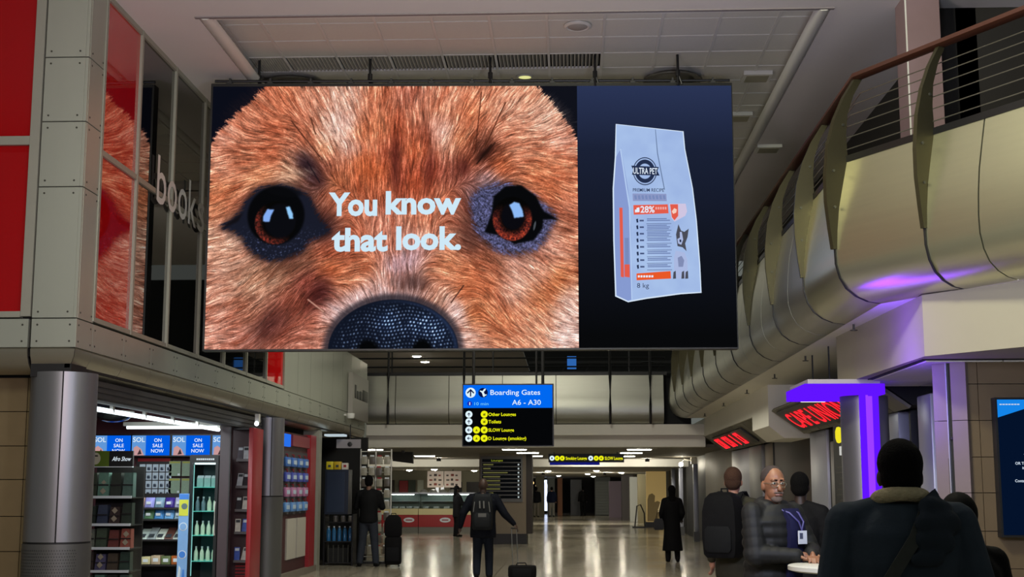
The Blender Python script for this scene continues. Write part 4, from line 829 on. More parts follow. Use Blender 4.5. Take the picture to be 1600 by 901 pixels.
TN = ['bottom tier', 'fourth tier down', 'third tier down', 'second tier down', 'top tier']
CN = lambda c: 'dark green' if c[1] >= max(c) and sum(c) < 230 else 'pale green' if c[1] >= max(c) else 'lilac' if c[2] >= max(c) else 'reddish brown'
q = 0
for ti, z in enumerate(TZs):
    nx = 4
    for k in range(nx):
        c = BC[q % len(BC)]; q += 1; w = .62 / nx; x0 = -6.085 + k * w; h = rng.uniform(.20, .27) if ti < 4 else .30
        h = min(h, (TZs[ti + 1] - z - .05) if ti < 4 else .3); dp = rng.uniform(.02, .06)
        t = thing('gift_box', f'{CN(c)} gift box, {ORD[k]} from left on the souvenir stand\'s {TN[ti]}', 'box', (x0 + w / 2, 16.95, z - .005), group='gift boxes on the souvenir stand')
        m = mat(f'box_{q % len(BC)}', S(*c), .45, noise=.3, nscale=26)
        MB().prism([(x0 + .008, 16.83, z - .004), (x0 + w - .008, 16.83, z - .004), (x0 + w - .012 - dp * .3, 16.83 + dp, z + h), (x0 + .012, 16.83 + dp, z + h)], (0, .12, 0)).build('carton', m, t)
        bx('lid_band', (x0 + .01, 16.825, z + h * .46), (x0 + w - .01, 16.832, z + h * .52), M_shelfd, t)
        if q % 3 == 0:
            for r_ in range(2): MB().prism([(x0 + w / 2, 16.82 + .02 * r_, z + .03 + r_ * .1), (x0 + w * .75, 16.822 + .02 * r_, z + .07 + r_ * .1), (x0 + w / 2, 16.822 + .02 * r_, z + .11 + r_ * .1), (x0 + w * .25, 16.822 + .02 * r_, z + .07 + r_ * .1)], (0, .004, 0)).build('diamond_print', mat('diamond_cream', S(150, 140, 120), .6), t)
# peg wall with small packs
pw = thing('peg_wall', 'dark peg panel with red header on the shop back wall', 'panel', (-6.56, 21.2, 1.5))
bx('panel', (-6.86, 21.22, 1.46), (-6.30, 21.26, 2.08), M_shelfd, pw); bx('red_header', (-6.84, 21.215, 2.02), (-6.32, 21.22, 2.07), M_red, pw); bx('wall_spacer', (-6.7, 21.26, 1.6), (-6.5, 21.33, 1.9), M_shelfd, pw)
for r_ in range(4):
    for k in range(5):
        x, z = -6.80 + k * .105, 1.86 - r_ * .13
        t = thing('blister_pack', f'small silver blister pack, {ORD[k]} from left in {ORD[r_]} row of the peg panel', 'packet', (x, 21.19, z), group='packs on the peg panel')
        bx('card', (x, 21.20, z), (x + .088, 21.205, z + .115), mat('card_' + str((r_ + k) % 3), S(*((190, 204, 214), (140, 150, 160), (96, 92, 96))[(r_ + (r_ == 1) * k) % 3]), .4), t)
        MB().rbox((x + .02, 21.18, z + .02), (x + .068, 21.20, z + .07), .01).build('blister', mat('blister_dark', S(60, 70, 84), .2), t); MB().tube([(x + .044, 21.22, z + .105), (x + .044, 21.18, z + .105)], .004, 5).build('peg', M_grid, t)
for k in range(4):
    x, z = -6.33 + (k % 2) * .205, 1.79 - (k // 2) * .27
    t = thing('calendar', f'{("upper", "lower")[k // 2]} {("left", "right")[k % 2]} square of the four green printed sheets beside the fridge', 'poster', (x + .09, 21.2, z), group='green printed sheets')
    bx('sheet', (x, 21.20, z), (x + .185, 21.21, z + .235), mat('sheet_green', S(132, 152, 128), .6, noise=.22, nscale=40), t); bx('heading', (x + .01, 21.197, z + .20), (x + .175, 21.20, z + .228), mat('sheet_yellow', S(160, 160, 70), .6), t); bx('footer', (x + .14, 21.197, z + .008), (x + .175, 21.20, z + .04), M_lip, t); bx('mount', (x + .05, 21.21, z + .05), (x + .13, 21.325, z + .15), M_shelfd, t)
# snack shelves
sh = thing('snack_shelves', 'dark shop shelving loaded with snacks and magazines', 'shelf', (-6.160, 20.6, 0))
SZ = [.12, .47, .84, 1.14, 1.31]
bx('back', (-6.760, 20.85, 0), (-5.800, 20.9, 1.52), M_shelfd, sh)
for x in (-6.760, -5.82): bx('side', (x - .01, 20.3, 0), (x + .01, 20.85, 1.5 if x < -6.3 else 1.32), M_shelfd, sh)
for z in SZ: bx('shelf', (-6.760, 20.25, z - .025), (-5.810, 20.85, z), M_shelfd, sh)
pal = {4: [(64, 40, 140), (190, 150, 136), (150, 150, 216), (120, 150, 170), (60, 40, 130), (170, 170, 200)], 3: [(110, 160, 220), (150, 190, 220), (90, 130, 90), (80, 150, 214), (120, 180, 230), (160, 190, 200)],
       2: [(200, 206, 196), (60, 60, 66), (186, 200, 190), (150, 160, 160), (206, 214, 200), (96, 60, 50), (180, 190, 180)], 1: [(180, 120, 100), (50, 74, 54), (196, 186, 140), (180, 160, 130), (96, 110, 70), (170, 90, 40)], 0: [(90, 130, 190), (60, 80, 60), (150, 160, 190), (120, 60, 50), (60, 90, 140)]}
SN = {4: 'top shelf of the snack shelving', 3: 'second shelf of the snack shelving', 2: 'middle shelf of the snack shelving', 1: 'fourth shelf of the snack shelving', 0: 'lowest shelf of the snack shelving'}
COLN = lambda c: ('purple' if c[2] > 1.4 * c[1] else 'blue') if c[2] >= max(c) and c[2] > c[0] + 15 else 'green' if c[1] >= max(c) and c[1] > c[0] + 8 and c[1] > c[2] + 8 else 'brown' if c[0] > c[2] + 30 else 'pale' if sum(c) > 420 else 'dark'
for zi, cols in pal.items():
    n = len(cols); w = .92 / n
    for k, c in enumerate(cols):
        x0 = -6.745 + k * w; z = SZ[zi]; m = mat('goods_%d_%d_%d' % c, S(*c), .35, noise=.25, nscale=20)
        if zi in (3, 4):
            t = thing('snack_bag', f'{COLN(c)} shiny snack bag, {ORD[k]} from left on the {SN[zi]}', 'snack bag', (x0 + w / 2, 20.4, z), group=f'snack bags, {SN[zi]}')
            h = .15; rings = []
            for f, bul in ((0, .15), (.1, .6), (.4, 1), (.75, .8), (.93, .25), (1, .08)):
                rings.append([(x0 + w / 2 + (w * .47) * sx_ * (1 if abs(f - .5) < .45 else .97), 20.36 + .06 * f + .045 * bul * sy_, z + h * f) for sx_, sy_ in ((-1, 0), (-.7, -.8), (0, -1), (.7, -.8), (1, 0), (.7, .8), (0, 1), (-.7, .8))])
            MB().loft(rings).build('pouch', m, t); bx('label_print', (x0 + w * .28, 20.318, z + .05), (x0 + w * .72, 20.326, z + .09), M_lip, t)
        elif zi == 2:
            t = thing('magazine', f'{COLN(c)} covered magazine lying tilted, {ORD[k]} from left on the {SN[zi]}', 'magazine', (x0 + w / 2, 20.4, z), group='magazines on the middle shelf')
            MB().prism([(x0 + .004, 20.27, z + .001), (x0 + w - .004, 20.27, z + .001), (x0 + w - .004, 20.5, z + .12 + .02 * (k % 2)), (x0 + .004, 20.5, z + .12 + .02 * (k % 2))], (0, .01, .03)).build('cover', m, t); MB().prism([(x0 + .02, 20.262, z + .035), (x0 + w - .03, 20.262, z + .035), (x0 + w - .03, 20.34, z + .075), (x0 + .02, 20.34, z + .075)], (0, .002, .004)).build('masthead', mat('masthead_dark', S(50, 56, 60), .5), t)
        else:
            t = thing('goods_box', f'{COLN(c)} cardboard goods box, {ORD[k]} from left on the {SN[zi]}', 'box', (x0 + w / 2, 20.4, z), group=f'boxes, {SN[zi]}')
            h = rng.uniform(.09, .17); MB().rbox((x0 + .008, 20.28, z), (x0 + w - .008, 20.5, z + h), .006).build('carton', m, t); bx('label_print', (x0 + w * .25, 20.276, z + h * .3), (x0 + w * .75, 20.28, z + h * .7), M_lip, t)
# promo banner
t = thing('promo_banner', 'narrow blue promotion banner with yellow disc beside the fridge', 'banner', (-5.810, 20.2, 0))
bx('board', (-5.860, 20.2, 0), (-5.710, 20.23, 1.52), mat('banner_blue', S(120, 160, 206), .5, noise=.1), t); bx('yellow_field', (-5.855, 20.195, 1.19), (-5.715, 20.2, 1.43), mat('banner_yellow', S(198, 200, 60), .5), t); bx('blue_top', (-5.855, 20.195, 1.43), (-5.715, 20.2, 1.51), mat('banner_blue2', S(60, 120, 200), .5), t)
def disc(x, y, z, r, m, name, par): MB().loft([[(x + r * math.cos(2 * PI * k / 18), yy, z + r * math.sin(2 * PI * k / 18)) for k in range(18)] for yy in (y - .004, y)]).build(name, m, par)
disc(-5.775, 20.195, 1.33, .045, mat('banner_grey', S(90, 110, 110), .5), 'emblem', t); disc(-5.785, 20.2, 1.03, .062, M_lip, 'roundel', t); disc(-5.785, 20.195, 1.03, .05, MATS['banner_blue'], 'roundel_centre', t); disc(-5.785, 20.2, .62, .062, M_lip, 'roundel', t); disc(-5.785, 20.195, .62, .05, MATS['banner_blue2'], 'roundel_centre', t)
MB().prism([(-5.850, 20.196, .25), (-5.810, 20.196, .25), (-5.800, 20.196, .42), (-5.830, 20.196, .46)], (0, .004, 0)).build('bottle_print', M_lip, t); MB().prism([(-5.790, 20.196, .2), (-5.730, 20.196, .2), (-5.750, 20.196, .40), (-5.770, 20.196, .40)], (0, .004, 0)).build('bottle_print', MATS['banner_blue2'], t)
# drinks fridge
FX0, FX1, FY = -5.74, -5.30, 20.3
fr = thing('drinks_fridge', 'tall black glass-door drinks fridge with teal lit shelves', 'fridge', (-5.52, 20.6, 0))
fm = MB().box((FX0, FY + .02, .0), (FX0 + .05, 20.93, 2.1)).box((FX1 - .05, FY + .02, 0), (FX1, 20.93, 2.1)).box((FX0 + .05, 20.88, 0), (FX1 - .05, 20.93, 2.1)).box((FX0 + .05, FY + .02, 0), (FX1 - .05, 20.88, .22)).box((FX0 + .05, FY + .02, 2.0), (FX1 - .05, 20.88, 2.1))
fm.build('cabinet', M_black, fr); bx('liner', (FX0 + .055, 20.86, .22), (FX1 - .055, 20.88, 2.0), mat('fridge_liner', S(30, 62, 66), .4), fr)
dr_ = MB().box((FX0, FY - .02, .2), (FX0 + .045, FY + .018, 2.08)).box((FX1 - .045, FY - .02, .2), (FX1, FY + .018, 2.08)).box((FX0 + .045, FY - .02, .2), (FX1 - .045, FY + .018, .25)).box((FX0 + .045, FY - .02, 1.98), (FX1 - .045, FY + .018, 2.08)).build('door', M_black, fr)
bx('glass', (FX0 + .045, FY - .002, .25), (FX1 - .045, FY + .004, 1.98), M_clear, dr_); MB().tube([(FX1 - .03, FY - .03, .9), (FX1 - .03, FY - .05, .95), (FX1 - .03, FY - .05, 1.35), (FX1 - .03, FY - .03, 1.4)], .01, 6).build('handle', M_grid, dr_)
for k in range(9): bx('header_letter', (FX0 + .10 + k * .031, FY - .024, 2.02), (FX0 + .124 + k * .031, FY - .02, 2.045), M_lip, dr_)
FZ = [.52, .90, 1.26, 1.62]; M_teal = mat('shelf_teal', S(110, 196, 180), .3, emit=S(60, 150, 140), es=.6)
for z in FZ: bx('shelf', (FX0 + .055, FY + .05, z - .012), (FX1 - .055, 20.86, z), M_teal, fr)
bx('lamp_strip', (FX0 + .06, FY + .04, 1.955), (FX1 - .06, FY + .07, 1.985), M_tube, fr)
for k in range(2): bx('side_lamp', ((FX0 + .052, FX1 - .058)[k], FY + .03, .3), ((FX0 + .058, FX1 - .052)[k], FY + .05, 1.95), emis('fridge_led', S(150, 220, 215), 1.2), fr)
M_milk = mat('bottle_cream', S(222, 232, 206), .3); M_clearb = mat('bottle_grey', S(110, 130, 140), .2)
for si, z in enumerate(FZ[:3]):
    for k in range(4):
        x = FX0 + .10 + k * .09; y = FY + .13
        m = M_clearb if (si == 2 and k < 2) else M_milk
        t = thing('drink_bottle', f'{"clear" if m is M_clearb else "cream"} drink bottle, {ORD[k]} from left on the {("lowest", "middle", "upper")[si]} stocked fridge shelf', 'bottle', (x, y, z), group='bottles in the fridge')
        MB().lathe([(.0, 0), (.032, .0), (.034, .02), (.034, .11), (.026, .145), (.014, .165), (.013, .19), (0, .19)], (x, y, z), 10).build('bottle_body', m, t); MB().lathe([(.015, .188), (.015, .212), (0, .212)], (x, y, z), 8).build('cap', M_lip, t)
for k in range(3):
    x = FX0 + .085 + k * .11; t = thing('juice_carton', f'pale carton, {ORD[k]} from left on the top fridge shelf', 'carton', (x + .05, FY + .15, FZ[3]), group='cartons in the fridge')
    bx('carton', (x, FY + .1, FZ[3]), (x + .095, FY + .2, FZ[3] + .13), mat('carton_pale', S(150, 186, 180), .4, noise=.2, nscale=20), t); MB().prism([(x, FY + .1, FZ[3] + .13), (x, FY + .2, FZ[3] + .13), (x, FY + .15, FZ[3] + .17)], (.095, 0, 0)).build('gable', M_lip, t)
# dark post and magazine rack with red side
t = thing('shop_post', 'dark brown-purple flat post at the end of the shop opening', 'post', (-5.26, 20.4, 0)); bx('post_face', (-5.29, 20.3, 0), (-5.125, 20.42, 2.72), M_shopdark, t); bx('post_edge', (-5.14, 20.28, 0), (-5.122, 20.3, 2.72), M_shelfd, t)
rk = thing('magazine_rack', 'tall dark magazine rack with bright red side panel', 'rack', (-5.0, 20.8, 0))
bx('back_panel', (-5.36, 20.95, 0), (-4.86, 20.985, 2.5), mat('rack_maroon', S(50, 16, 22), .5), rk); MB().rbox((-4.86, 20.32, 0), (-4.79, 20.985, 2.51), .01).build('side_panel', M_red, rk); bx('top_cap', (-5.17, 20.45, 2.485), (-4.86, 20.95, 2.51), M_shelfd, rk)
for k in range(9): bx('rib', (-5.16, 20.935, .1 + k * .05), (-5.0, 20.95, .125 + k * .05), M_red, rk)
MZ = [.50, .93, 1.27, 1.63, 2.04]
for z in MZ: bx('tray', (-5.165, 20.82, z - .03), (-4.865, 20.95, z - .018), M_shelfd, rk); bx('tray_lip', (-5.165, 20.815, z - .03), (-4.865, 20.822, z + .01), mat('lip_grey', S(96, 90, 92), .4), rk)
mc = [(60, 84, 170), (196, 200, 204), (150, 60, 56), (206, 200, 190), (90, 84, 90), (180, 170, 160), (50, 44, 50), (210, 212, 216)]
for r_, z in enumerate(MZ):
    for k in range(3):
        c = mc[(r_ * 3 + k * 5) % 8]; x = -5.16 + k * .098; sl = rng.uniform(-.02, .03)
        t = thing('magazine', f'{COLN(c)} magazine in the red rack, {ORD[4 - r_]} row down, {ORD[k]} from left', 'magazine', (x + .045, 20.9, z - .018), group='magazines in the red rack')
        MB().prism([(x, 20.84, z - .015), (x + .085, 20.84, z - .015), (x + .085 + sl, 20.92, z + .20), (x + sl, 20.92, z + .20)], (0, .012, 0)).build('cover', mat('mag_%d_%d_%d' % c, S(*c), .35, noise=.3, nscale=18), t); MB().prism([(x + .01 + sl * .8, 20.9, z + .145), (x + .075 + sl * .8, 20.9, z + .145), (x + .075 + sl * .95, 20.914, z + .185), (x + .01 + sl * .95, 20.914, z + .185)], (0, -.002, 0)).build('masthead', M_lip if sum(c) < 400 else MATS['masthead_dark'], t)
t = thing('spot_lamp', 'bright white lamp at the top of the red rack', 'light', (-4.8, 20.6, 2.52)); MB().ball((-4.80, 20.55, 2.58), .035).build('bulb', emis('hot_lamp', S(235, 248, 255), 4.0), t); bx('holder', (-4.83, 20.56, 2.6), (-4.77, 20.66, 2.73), M_grid, t)
# ================================================================ red kiosk
kk = thing('red_kiosk', 'red shop front with hanging blue packs and two white lower panels', 'kiosk', (-5.1, 25.1, 0))
bx('carcass', (-5.4, 23.4, .12), (-5.06, 26.55, 2.6), mat('kiosk_maroon', S(60, 18, 22), .5), kk); bx('plinth', (-5.4, 23.3, 0), (-4.98, 26.7, .12), mat('plinth_grey', S(116, 108, 96), .5), kk)
bx('red_jamb', (-5.4, 25.95, .12), (-4.99, 26.5, 2.62), M_red, kk); bx('red_header', (-5.06, 24.3, 2.36), (-5.0, 25.9, 2.56), mat('kiosk_header', S(120, 34, 44), .4), kk); bx('blue_screen', (-5.06, 23.6, 2.34), (-5.02, 24.2, 2.56), emis('kiosk_blue', S(40, 110, 230)), kk)
bx('peg_board', (-5.06, 23.5, 1.14), (-5.035, 25.85, 2.26), mat('peg_board_grey', S(60, 58, 60), .6), kk)
for k in range(2): bx('white_panel', (-5.06, 24.1 + k * .92, .34), (-5.03, 24.9 + k * .92, 1.06), mat('panel_offwhite', S(176, 172, 160), .5), kk)
pc = [(64, 110, 180), (70, 84, 170), (170, 110, 150), (90, 140, 200)]
for r_ in range(4):
    for k in range(4):
        y, z = 23.62 + k * .55, 1.98 - r_ * .265; c = pc[r_]
        t = thing('hanging_pack', f'{COLN(c)} pack in the red kiosk, {ORD[r_]} row down, {ORD[k]} from the steel column', 'packet', (-5.0, y + .2, z), group='packs hanging on the red kiosk')
        MB().rbox((-5.03, y + .04, z), (-4.97, y + .42, z + .17), .02).build('pack', mat('pack_%d' % r_, S(*c), .3, noise=.15), t); bx('label_print', (-4.97, y + .10, z + .05), (-4.966, y + .36, z + .12), mat('pack_label', S(176, 196, 214), .4), t); MB().tube([(-5.0, y + .23, z + .17), (-5.0, y + .23, z + .22), (-5.035, y + .23, z + .22)], .012, 6).build('hook', M_red, t)
bx('side_frame', (-5.3, 26.75, 0), (-4.98, 27.05, 2.75), M_frame, label='plain grey metal door frame after the red kiosk', cat='frame')
# ================================================================ next shop: dark cabinet, crates, water, wire rack
dc = thing('display_cabinet', 'dark blue cabinet standing on a rack of water bottles', 'cabinet', (-4.95, 28.9, 0))
bx('cabinet_body', (-5.20, 28.7, 1.06), (-4.70, 29.2, 2.0), mat('cabinet_navy', S(26, 36, 52), .35), dc); bx('door_face', (-5.16, 28.69, 1.1), (-4.78, 28.7, 1.95), mat('cabinet_navy2', S(38, 50, 70), .3), dc)
for x in (-5.2, -4.60): bx('leg', (x - .015, 28.7, 0), (x + .015, 29.2, 1.06), M_black, dc)
for z in (.50, .06): bx('shelf', (-5.2, 28.7, z - .02), (-4.6, 29.2, z), M_black, dc)
for k, c in enumerate(((206, 190, 30), (190, 160, 24), (206, 200, 190))):
    t = thing('small_box', f'{("bright yellow", "yellow printed", "white")[k]} small box on top of the dark blue cabinet', 'box', (-5.1 + k * .165, 28.8, 2.0), group='boxes on the blue cabinet'); MB().rbox((-5.19 + k * .165, 28.75, 2.0), (-5.04 + k * .165 - .02 * (k == 2), 28.9, 2.17 - .03 * (k == 2)), .006).build('carton', mat('smallbox_%d' % k, S(*c), .5), t); bx('label_print', (-5.15 + k * .165, 28.745, 2.05), (-5.09 + k * .165, 28.75, 2.10), M_red if k == 2 else MATS['masthead_dark'], t)
for k in range(5):
    x = -5.12 + k * .115; t = thing('water_bottle', f'blue water bottle under the dark cabinet, {ORD[k]} from left', 'bottle', (x, 28.8, .5), group='water bottles'); MB().lathe([(0, 0), (.046, 0), (.046, .2), (.03, .26), (.016, .285), (0, .285)], (x, 28.8, .5), 10).build('bottle_body', mat('water_blue', S(40, 96, 140), .15), t); MB().lathe([(.018, .283), (.018, .31), (0, .31)], (x, 28.8, .5), 8).build('cap', M_lip, t)
for k in range(3):
    x = -5.0 + k * .16; t = thing('glass_jar', f'pale jar on the small ledge above the water bottles, {ORD[k]} from left', 'jar', (x, 28.95, .9), group='jars under the cabinet'); MB().lathe([(0, 0), (.05, 0), (.055, .05), (.05, .11), (0, .11)], (x, 28.95, .9), 10).build('jar_body', mat('jar_pale', S(150, 146, 130), .3), t); MB().lathe([(.045, .108), (.045, .125), (0, .125)], (x, 28.95, .9), 8).build('lid', M_grid, t)
bx('ledge', (-5.19, 28.85, .88), (-4.6, 29.15, .9), M_black, dc)
t = thing('crate', 'black wire crate on the floor under the dark cabinet', 'crate', (-4.9, 28.9, .06)); bx('crate_body', (-5.12, 28.76, .06), (-4.68, 29.1, .36), M_dark, t)
for k in range(5): bx('wire', (-5.12 + k * .105, 28.75, .06), (-5.10 + k * .105, 28.76, .42), M_rivet, t)
wk = thing('wire_rack', 'wire rack crowded with small clear packs behind the standing man', 'rack', (-4.2, 29.3, 0))
for x in (-4.55, -4.22, -3.88): MB().tube([(x, 29.4, 0), (x, 29.4, 2.45)], .016, 6).build('upright', M_grid, wk)
for z in (.15, .6, 1.05, 1.5, 1.95, 2.4): MB().tube([(-4.55, 29.4, z), (-3.88, 29.4, z)], .01, 6).build('cross_wire', M_grid, wk)
bx('foot', (-4.6, 29.2, 0), (-3.85, 29.6, .05), M_black, wk)
for r_ in range(9):
    for k in range(4):
        x, z = -4.53 + k * .165 + rng.uniform(-.01, .01), .2 + r_ * .24; t = thing('trinket_pack', f'small clear trinket pack on the wire rack, {ORD[8 - r_]} row down, {ORD[k]} from left', 'packet', (x + .05, 29.36, z), group='packs on the wire rack')
        c = (150, 146, 130) if (r_ + k) % 3 else (90, 84, 76); MB().rbox((x, 29.33, z), (x + .13, 29.375, z + .17), .01).build('pack', mat('trinket_%d' % c[0], S(*c), .3, noise=.4, nscale=12), t); bx('header_card', (x + .02, 29.34, z + .17), (x + .11, 29.35, z + .2), M_lip if k != 2 else M_red, t)
t = thing('hanging_sign', 'small pale hanging sign over the dark rack shop', 'sign', (-4.55, 27.6, 2.6)); bx('plate', (-4.78, 27.6, 2.42), (-4.28, 27.64, 2.60), mat('sign_lilac', S(120, 116, 120), .5), t); MB().ball((-4.5, 27.59, 2.5), (.05, .01, .05)).build('emblem', M_black, t); MB().tube([(-4.5, 27.62, 2.6), (-4.5, 27.62, 2.9)], .01, 6).build('hanger', M_black, t)
bx('ceiling_light', (-5.0, 27.4, 2.66), (-4.6, 27.8, 2.70), emis('cool_panel', S(190, 206, 214), .9), label='small cool white light panel over the dark rack shop', cat='light')
struct('wall_rack_shop', MB().box((-9, 30.6, 0), (-4.6, 30.8, 2.75)).box((-6.2, 27.1, 0), (-6.0, 30.6, 2.75)), M_dark)
# ================================================================ hanging direction signs
sg = thing('direction_sign', 'large hanging boarding gates direction sign, blue over black', 'sign', at(793, 697, Y=24.0))
q0, q1 = at(722, 697, Y=24.0), at(865, 599, Y=24.0); GW, GH = q1.x - q0.x, q1.z - q0.z; zb = q0.z
def gp(x, y): return (q0.x + (x - 722) / 143.0 * GW, 24.0, zb + (697 - y) / 98.0 * GH)
bx('case', (q0.x, 24.0, zb), (q1.x, 24.16, zb + GH), M_black, sg)
def gbox(x0, y0, x1, y1, m, name, d=.004): a, b = gp(x0, y1), gp(x1, y0); return bx(name, (a[0], 24.0 - d, a[2]), (b[0], 24.0 - d + .003, b[2]), m, sg)
gbox(723.5, 601, 863, 637, emis('sign_blue', S(0, 104, 240)), 'blue_field'); gbox(723.5, 637, 863, 695.5, emis('sign_black', S(5, 6, 8)), 'black_field')
M_sw, M_sy, M_sn = emis('sign_white', S(222, 242, 250)), emis('sign_yellow', S(238, 240, 20)), emis('sign_navy', S(6, 16, 66))
KX, KZ = GW / 143.0, GH / 98.0
def gdisc(x, y, r, m, name='pictogram', d=.008):
    c = gp(x, y); MB().loft([[(c[0] + r * KX * math.cos(2 * PI * k / 20), 24.0 - d + e, c[2] + r * KZ * math.sin(2 * PI * k / 20)) for k in range(20)] for e in (0, .003)]).build(name, m, sg)
def gpoly(pts, m, name='pictogram', d=.012): MB().prism([(gp(x, y)[0], 24.0 - d, gp(x, y)[2]) for x, y in pts], (0, .002, 0)).build(name, m, sg)
gdisc(735, 613, 8, M_sw); gdisc(754.5, 613, 7.5, M_sn); gdisc(733.5, 630, 3.7, emis('sign_violet', S(30, 30, 170)))
gpoly([(734, 619), (734, 611), (730.5, 614.5), (729, 613), (735, 607), (741, 613), (739.5, 614.5), (736, 611), (736, 619)], M_sn)
gpoly([(750, 609.5), (753.5, 610.5), (756.5, 607), (759, 606.5), (758, 609.5), (755.5, 612), (757.5, 616), (760, 615.5), (760, 617), (757, 618.5), (756, 620), (754.5, 618.5), (753, 614), (751.5, 612), (749.5, 611)], M_sw)
gpoly([(733, 632.5), (733, 628), (734.5, 628), (734.5, 632.5)], M_sw)
def gtext(s, x0, x1, y, h, m, bold=.0):
    p = gp(x0, y); text(s, (p[0], 24.0 - .006, p[2]), (1, 0, 0), (0, 0, 1), h * KZ, m, sg, width=(x1 - x0) * KX, bold=bold)
gtext('Boarding Gates', 766, 844, 616.5, 8.2, M_sw, .008); gtext('A6 - A30', 800, 845, 632.3, 8.2, M_sw, .008); gtext('10 min', 741, 763, 632.8, 5, emis('sign_cyan', S(120, 214, 240)))
for k, (s, x1, two) in enumerate((('Other Lounges', 806, 0), ('Toilets', 783, 0), ('SLOW Lounge', 803, 1), ('D Lounge (smoking)', 822, 1))):
    y = (647, 658.5, 671.5, 684.5)[k]; gdisc(732.5, y, 5.5, M_sw); gdisc(756.5, y, 5.5, M_sy)
    if two: gdisc(744.5, y, 5.5, M_sy); gpoly([(742.5, y + 2), (744.5, y - 2), (746.5, y + 2)], emis('sign_olive', S(120, 122, 10)))
    gpoly([(754.8, y + 2), (754.8, y - 1), (757, y - 1), (758.3, y - 2.5), (758.3, y + 2)], MATS['sign_olive'] if 'sign_olive' in MATS else emis('sign_olive', S(120, 122, 10)))
    gpoly([(732, y + 3), (732, y - .5), (730.5, y + .6), (730, y), (732.5, y - 2.6), (735, y), (734.5, y + .6), (733, y - .5), (733, y + 3)] if not two else [(735.5, y - .5), (732, y - .5), (733, y - 2), (732.5, y - 2.6), (729.8, y), (732.5, y + 2.6), (733, y + 2), (732, y + .5), (735.5, y + .5)], M_sn)
    gtext(s, 763, x1, y + 2.6, 5.2, M_sy, .02)
for x in (739, 838, 848):
    a = gp(x, 599); MB().tube([(a[0], 24.08, a[2] - .02), (a[0], 24.08, CZ + .01)], .028 if x != 838 else .018, 8).build('hanger', M_black, sg)
s2 = thing('direction_sign', 'long low hanging sign for the smoking lounge in the back hall', 'sign', (.45, 38, 2.36))
q0, q1 = at(857, 722, Y=38.0), at(975, 708.5, Y=38.0); bx('case', (q0.x, 38, q0.z), (q1.x, 38.12, q1.z), M_black, s2); KX2 = (q1.x - q0.x) / 118
def g2(x, y): return at(x, y, Y=37.99)
for x, m in ((862.5, M_sw), (870.5, M_sy), (878.5, M_sy), (923, M_sw), (931.5, M_sy), (939.5, M_sy)):
    c = g2(x, 715.5); MB().loft([[(c.x + 3.9 * KX2 * math.cos(2 * PI * k / 16), 37.985 + e, c.z + 3.9 * KX2 * math.sin(2 * PI * k / 16)) for k in range(16)] for e in (0, .005)]).build('pictogram', m, s2)
    MB().box((c.x - .02, 37.98, c.z - .025), (c.x + .015, 37.984, c.z + .02)).build('pictogram_mark', M_sn if m is M_sw else MATS['sign_olive'], s2)
for s, a, b in (('Smoking Lounge', 884, 917), ('SLOW Lounge', 945, 973)): text(s, g2(a, 718), (1, 0, 0), (0, 0, 1), 5 * KX2, M_sy, s2, width=(b - a) * KX2, bold=.02)
a, b = g2(859, 726), g2(937, 722); bx('blue_strip', (a.x, 37.99, a.z), (b.x, 38.1, b.z), emis('strip_blue', S(20, 24, 110)), s2)
for x in (865, 965): a = g2(x, 709); MB().tube([(a.x, 38.05, a.z), (a.x, 38.05, 2.63)], .02, 6).build('hanger', M_black, s2)
mn = thing('monitor', 'black hanging monitor seen from behind near the rack shop', 'monitor', (-4.5, 36, 2.25)); MB().prism([(-4.72, 36, 2.33), (-4.72, 36, 2.58), (-4.22, 36.3, 2.58), (-4.22, 36.3, 2.27)], (.02, .09, 0)).build('case', M_black, mn); bx('bracket', (-4.5, 36.15, 2.55), (-4.42, 36.25, 2.63), M_black, mn)
# ================================================================ back hall: directory pillar, ice-cream counters, menus, walls
dp = thing('directory_pillar', 'wide pillar with black lounges directory board', 'pillar', (-2.05, 40, 0))
bx('core', (-2.66, 39.9, .3), (-1.28, 40.9, 2.62), mat('pillar_tan', S(126, 112, 92), .5, noise=.06), dp); bx('skirting', (-2.68, 39.88, 0), (-1.26, 40.92, .3), M_shelfd, dp); bx('dark_edge', (-1.28, 39.95, .3), (-1.1, 40.9, 2.62), M_brown, dp); bx('board', (-2.62, 39.86, 1.22), (-1.38, 39.9, 2.55), mat('board_grey', S(92, 90, 86), .4), dp)
wid = [0, .30, .22, .72, .5, .5, .5, .5, .3, .5]
for k in range(10):
    z = 2.43 - k * .118; row = bx('directory_row', (-2.57, 39.852, z - .05), (-1.43, 39.86, z + .035), emis('row_black', S(8, 9, 10)), dp)
    if k == 0: text('Lounges', (-2.3, 39.85, z - .03), (1, 0, 0), (0, 0, 1), .055, emis('row_yellow', S(150, 160, 40)), dp, width=.34)
    else: bx('row_text', (-2.54, 39.848, z - .025), (-2.54 + wid[k], 39.852, z + .01), emis('row_text', S(92, 90, 50)), dp); disc(-1.5, 39.852, z - .008, .026, emis('row_arrow', S(170, 180, 180)), 'row_arrow', dp)
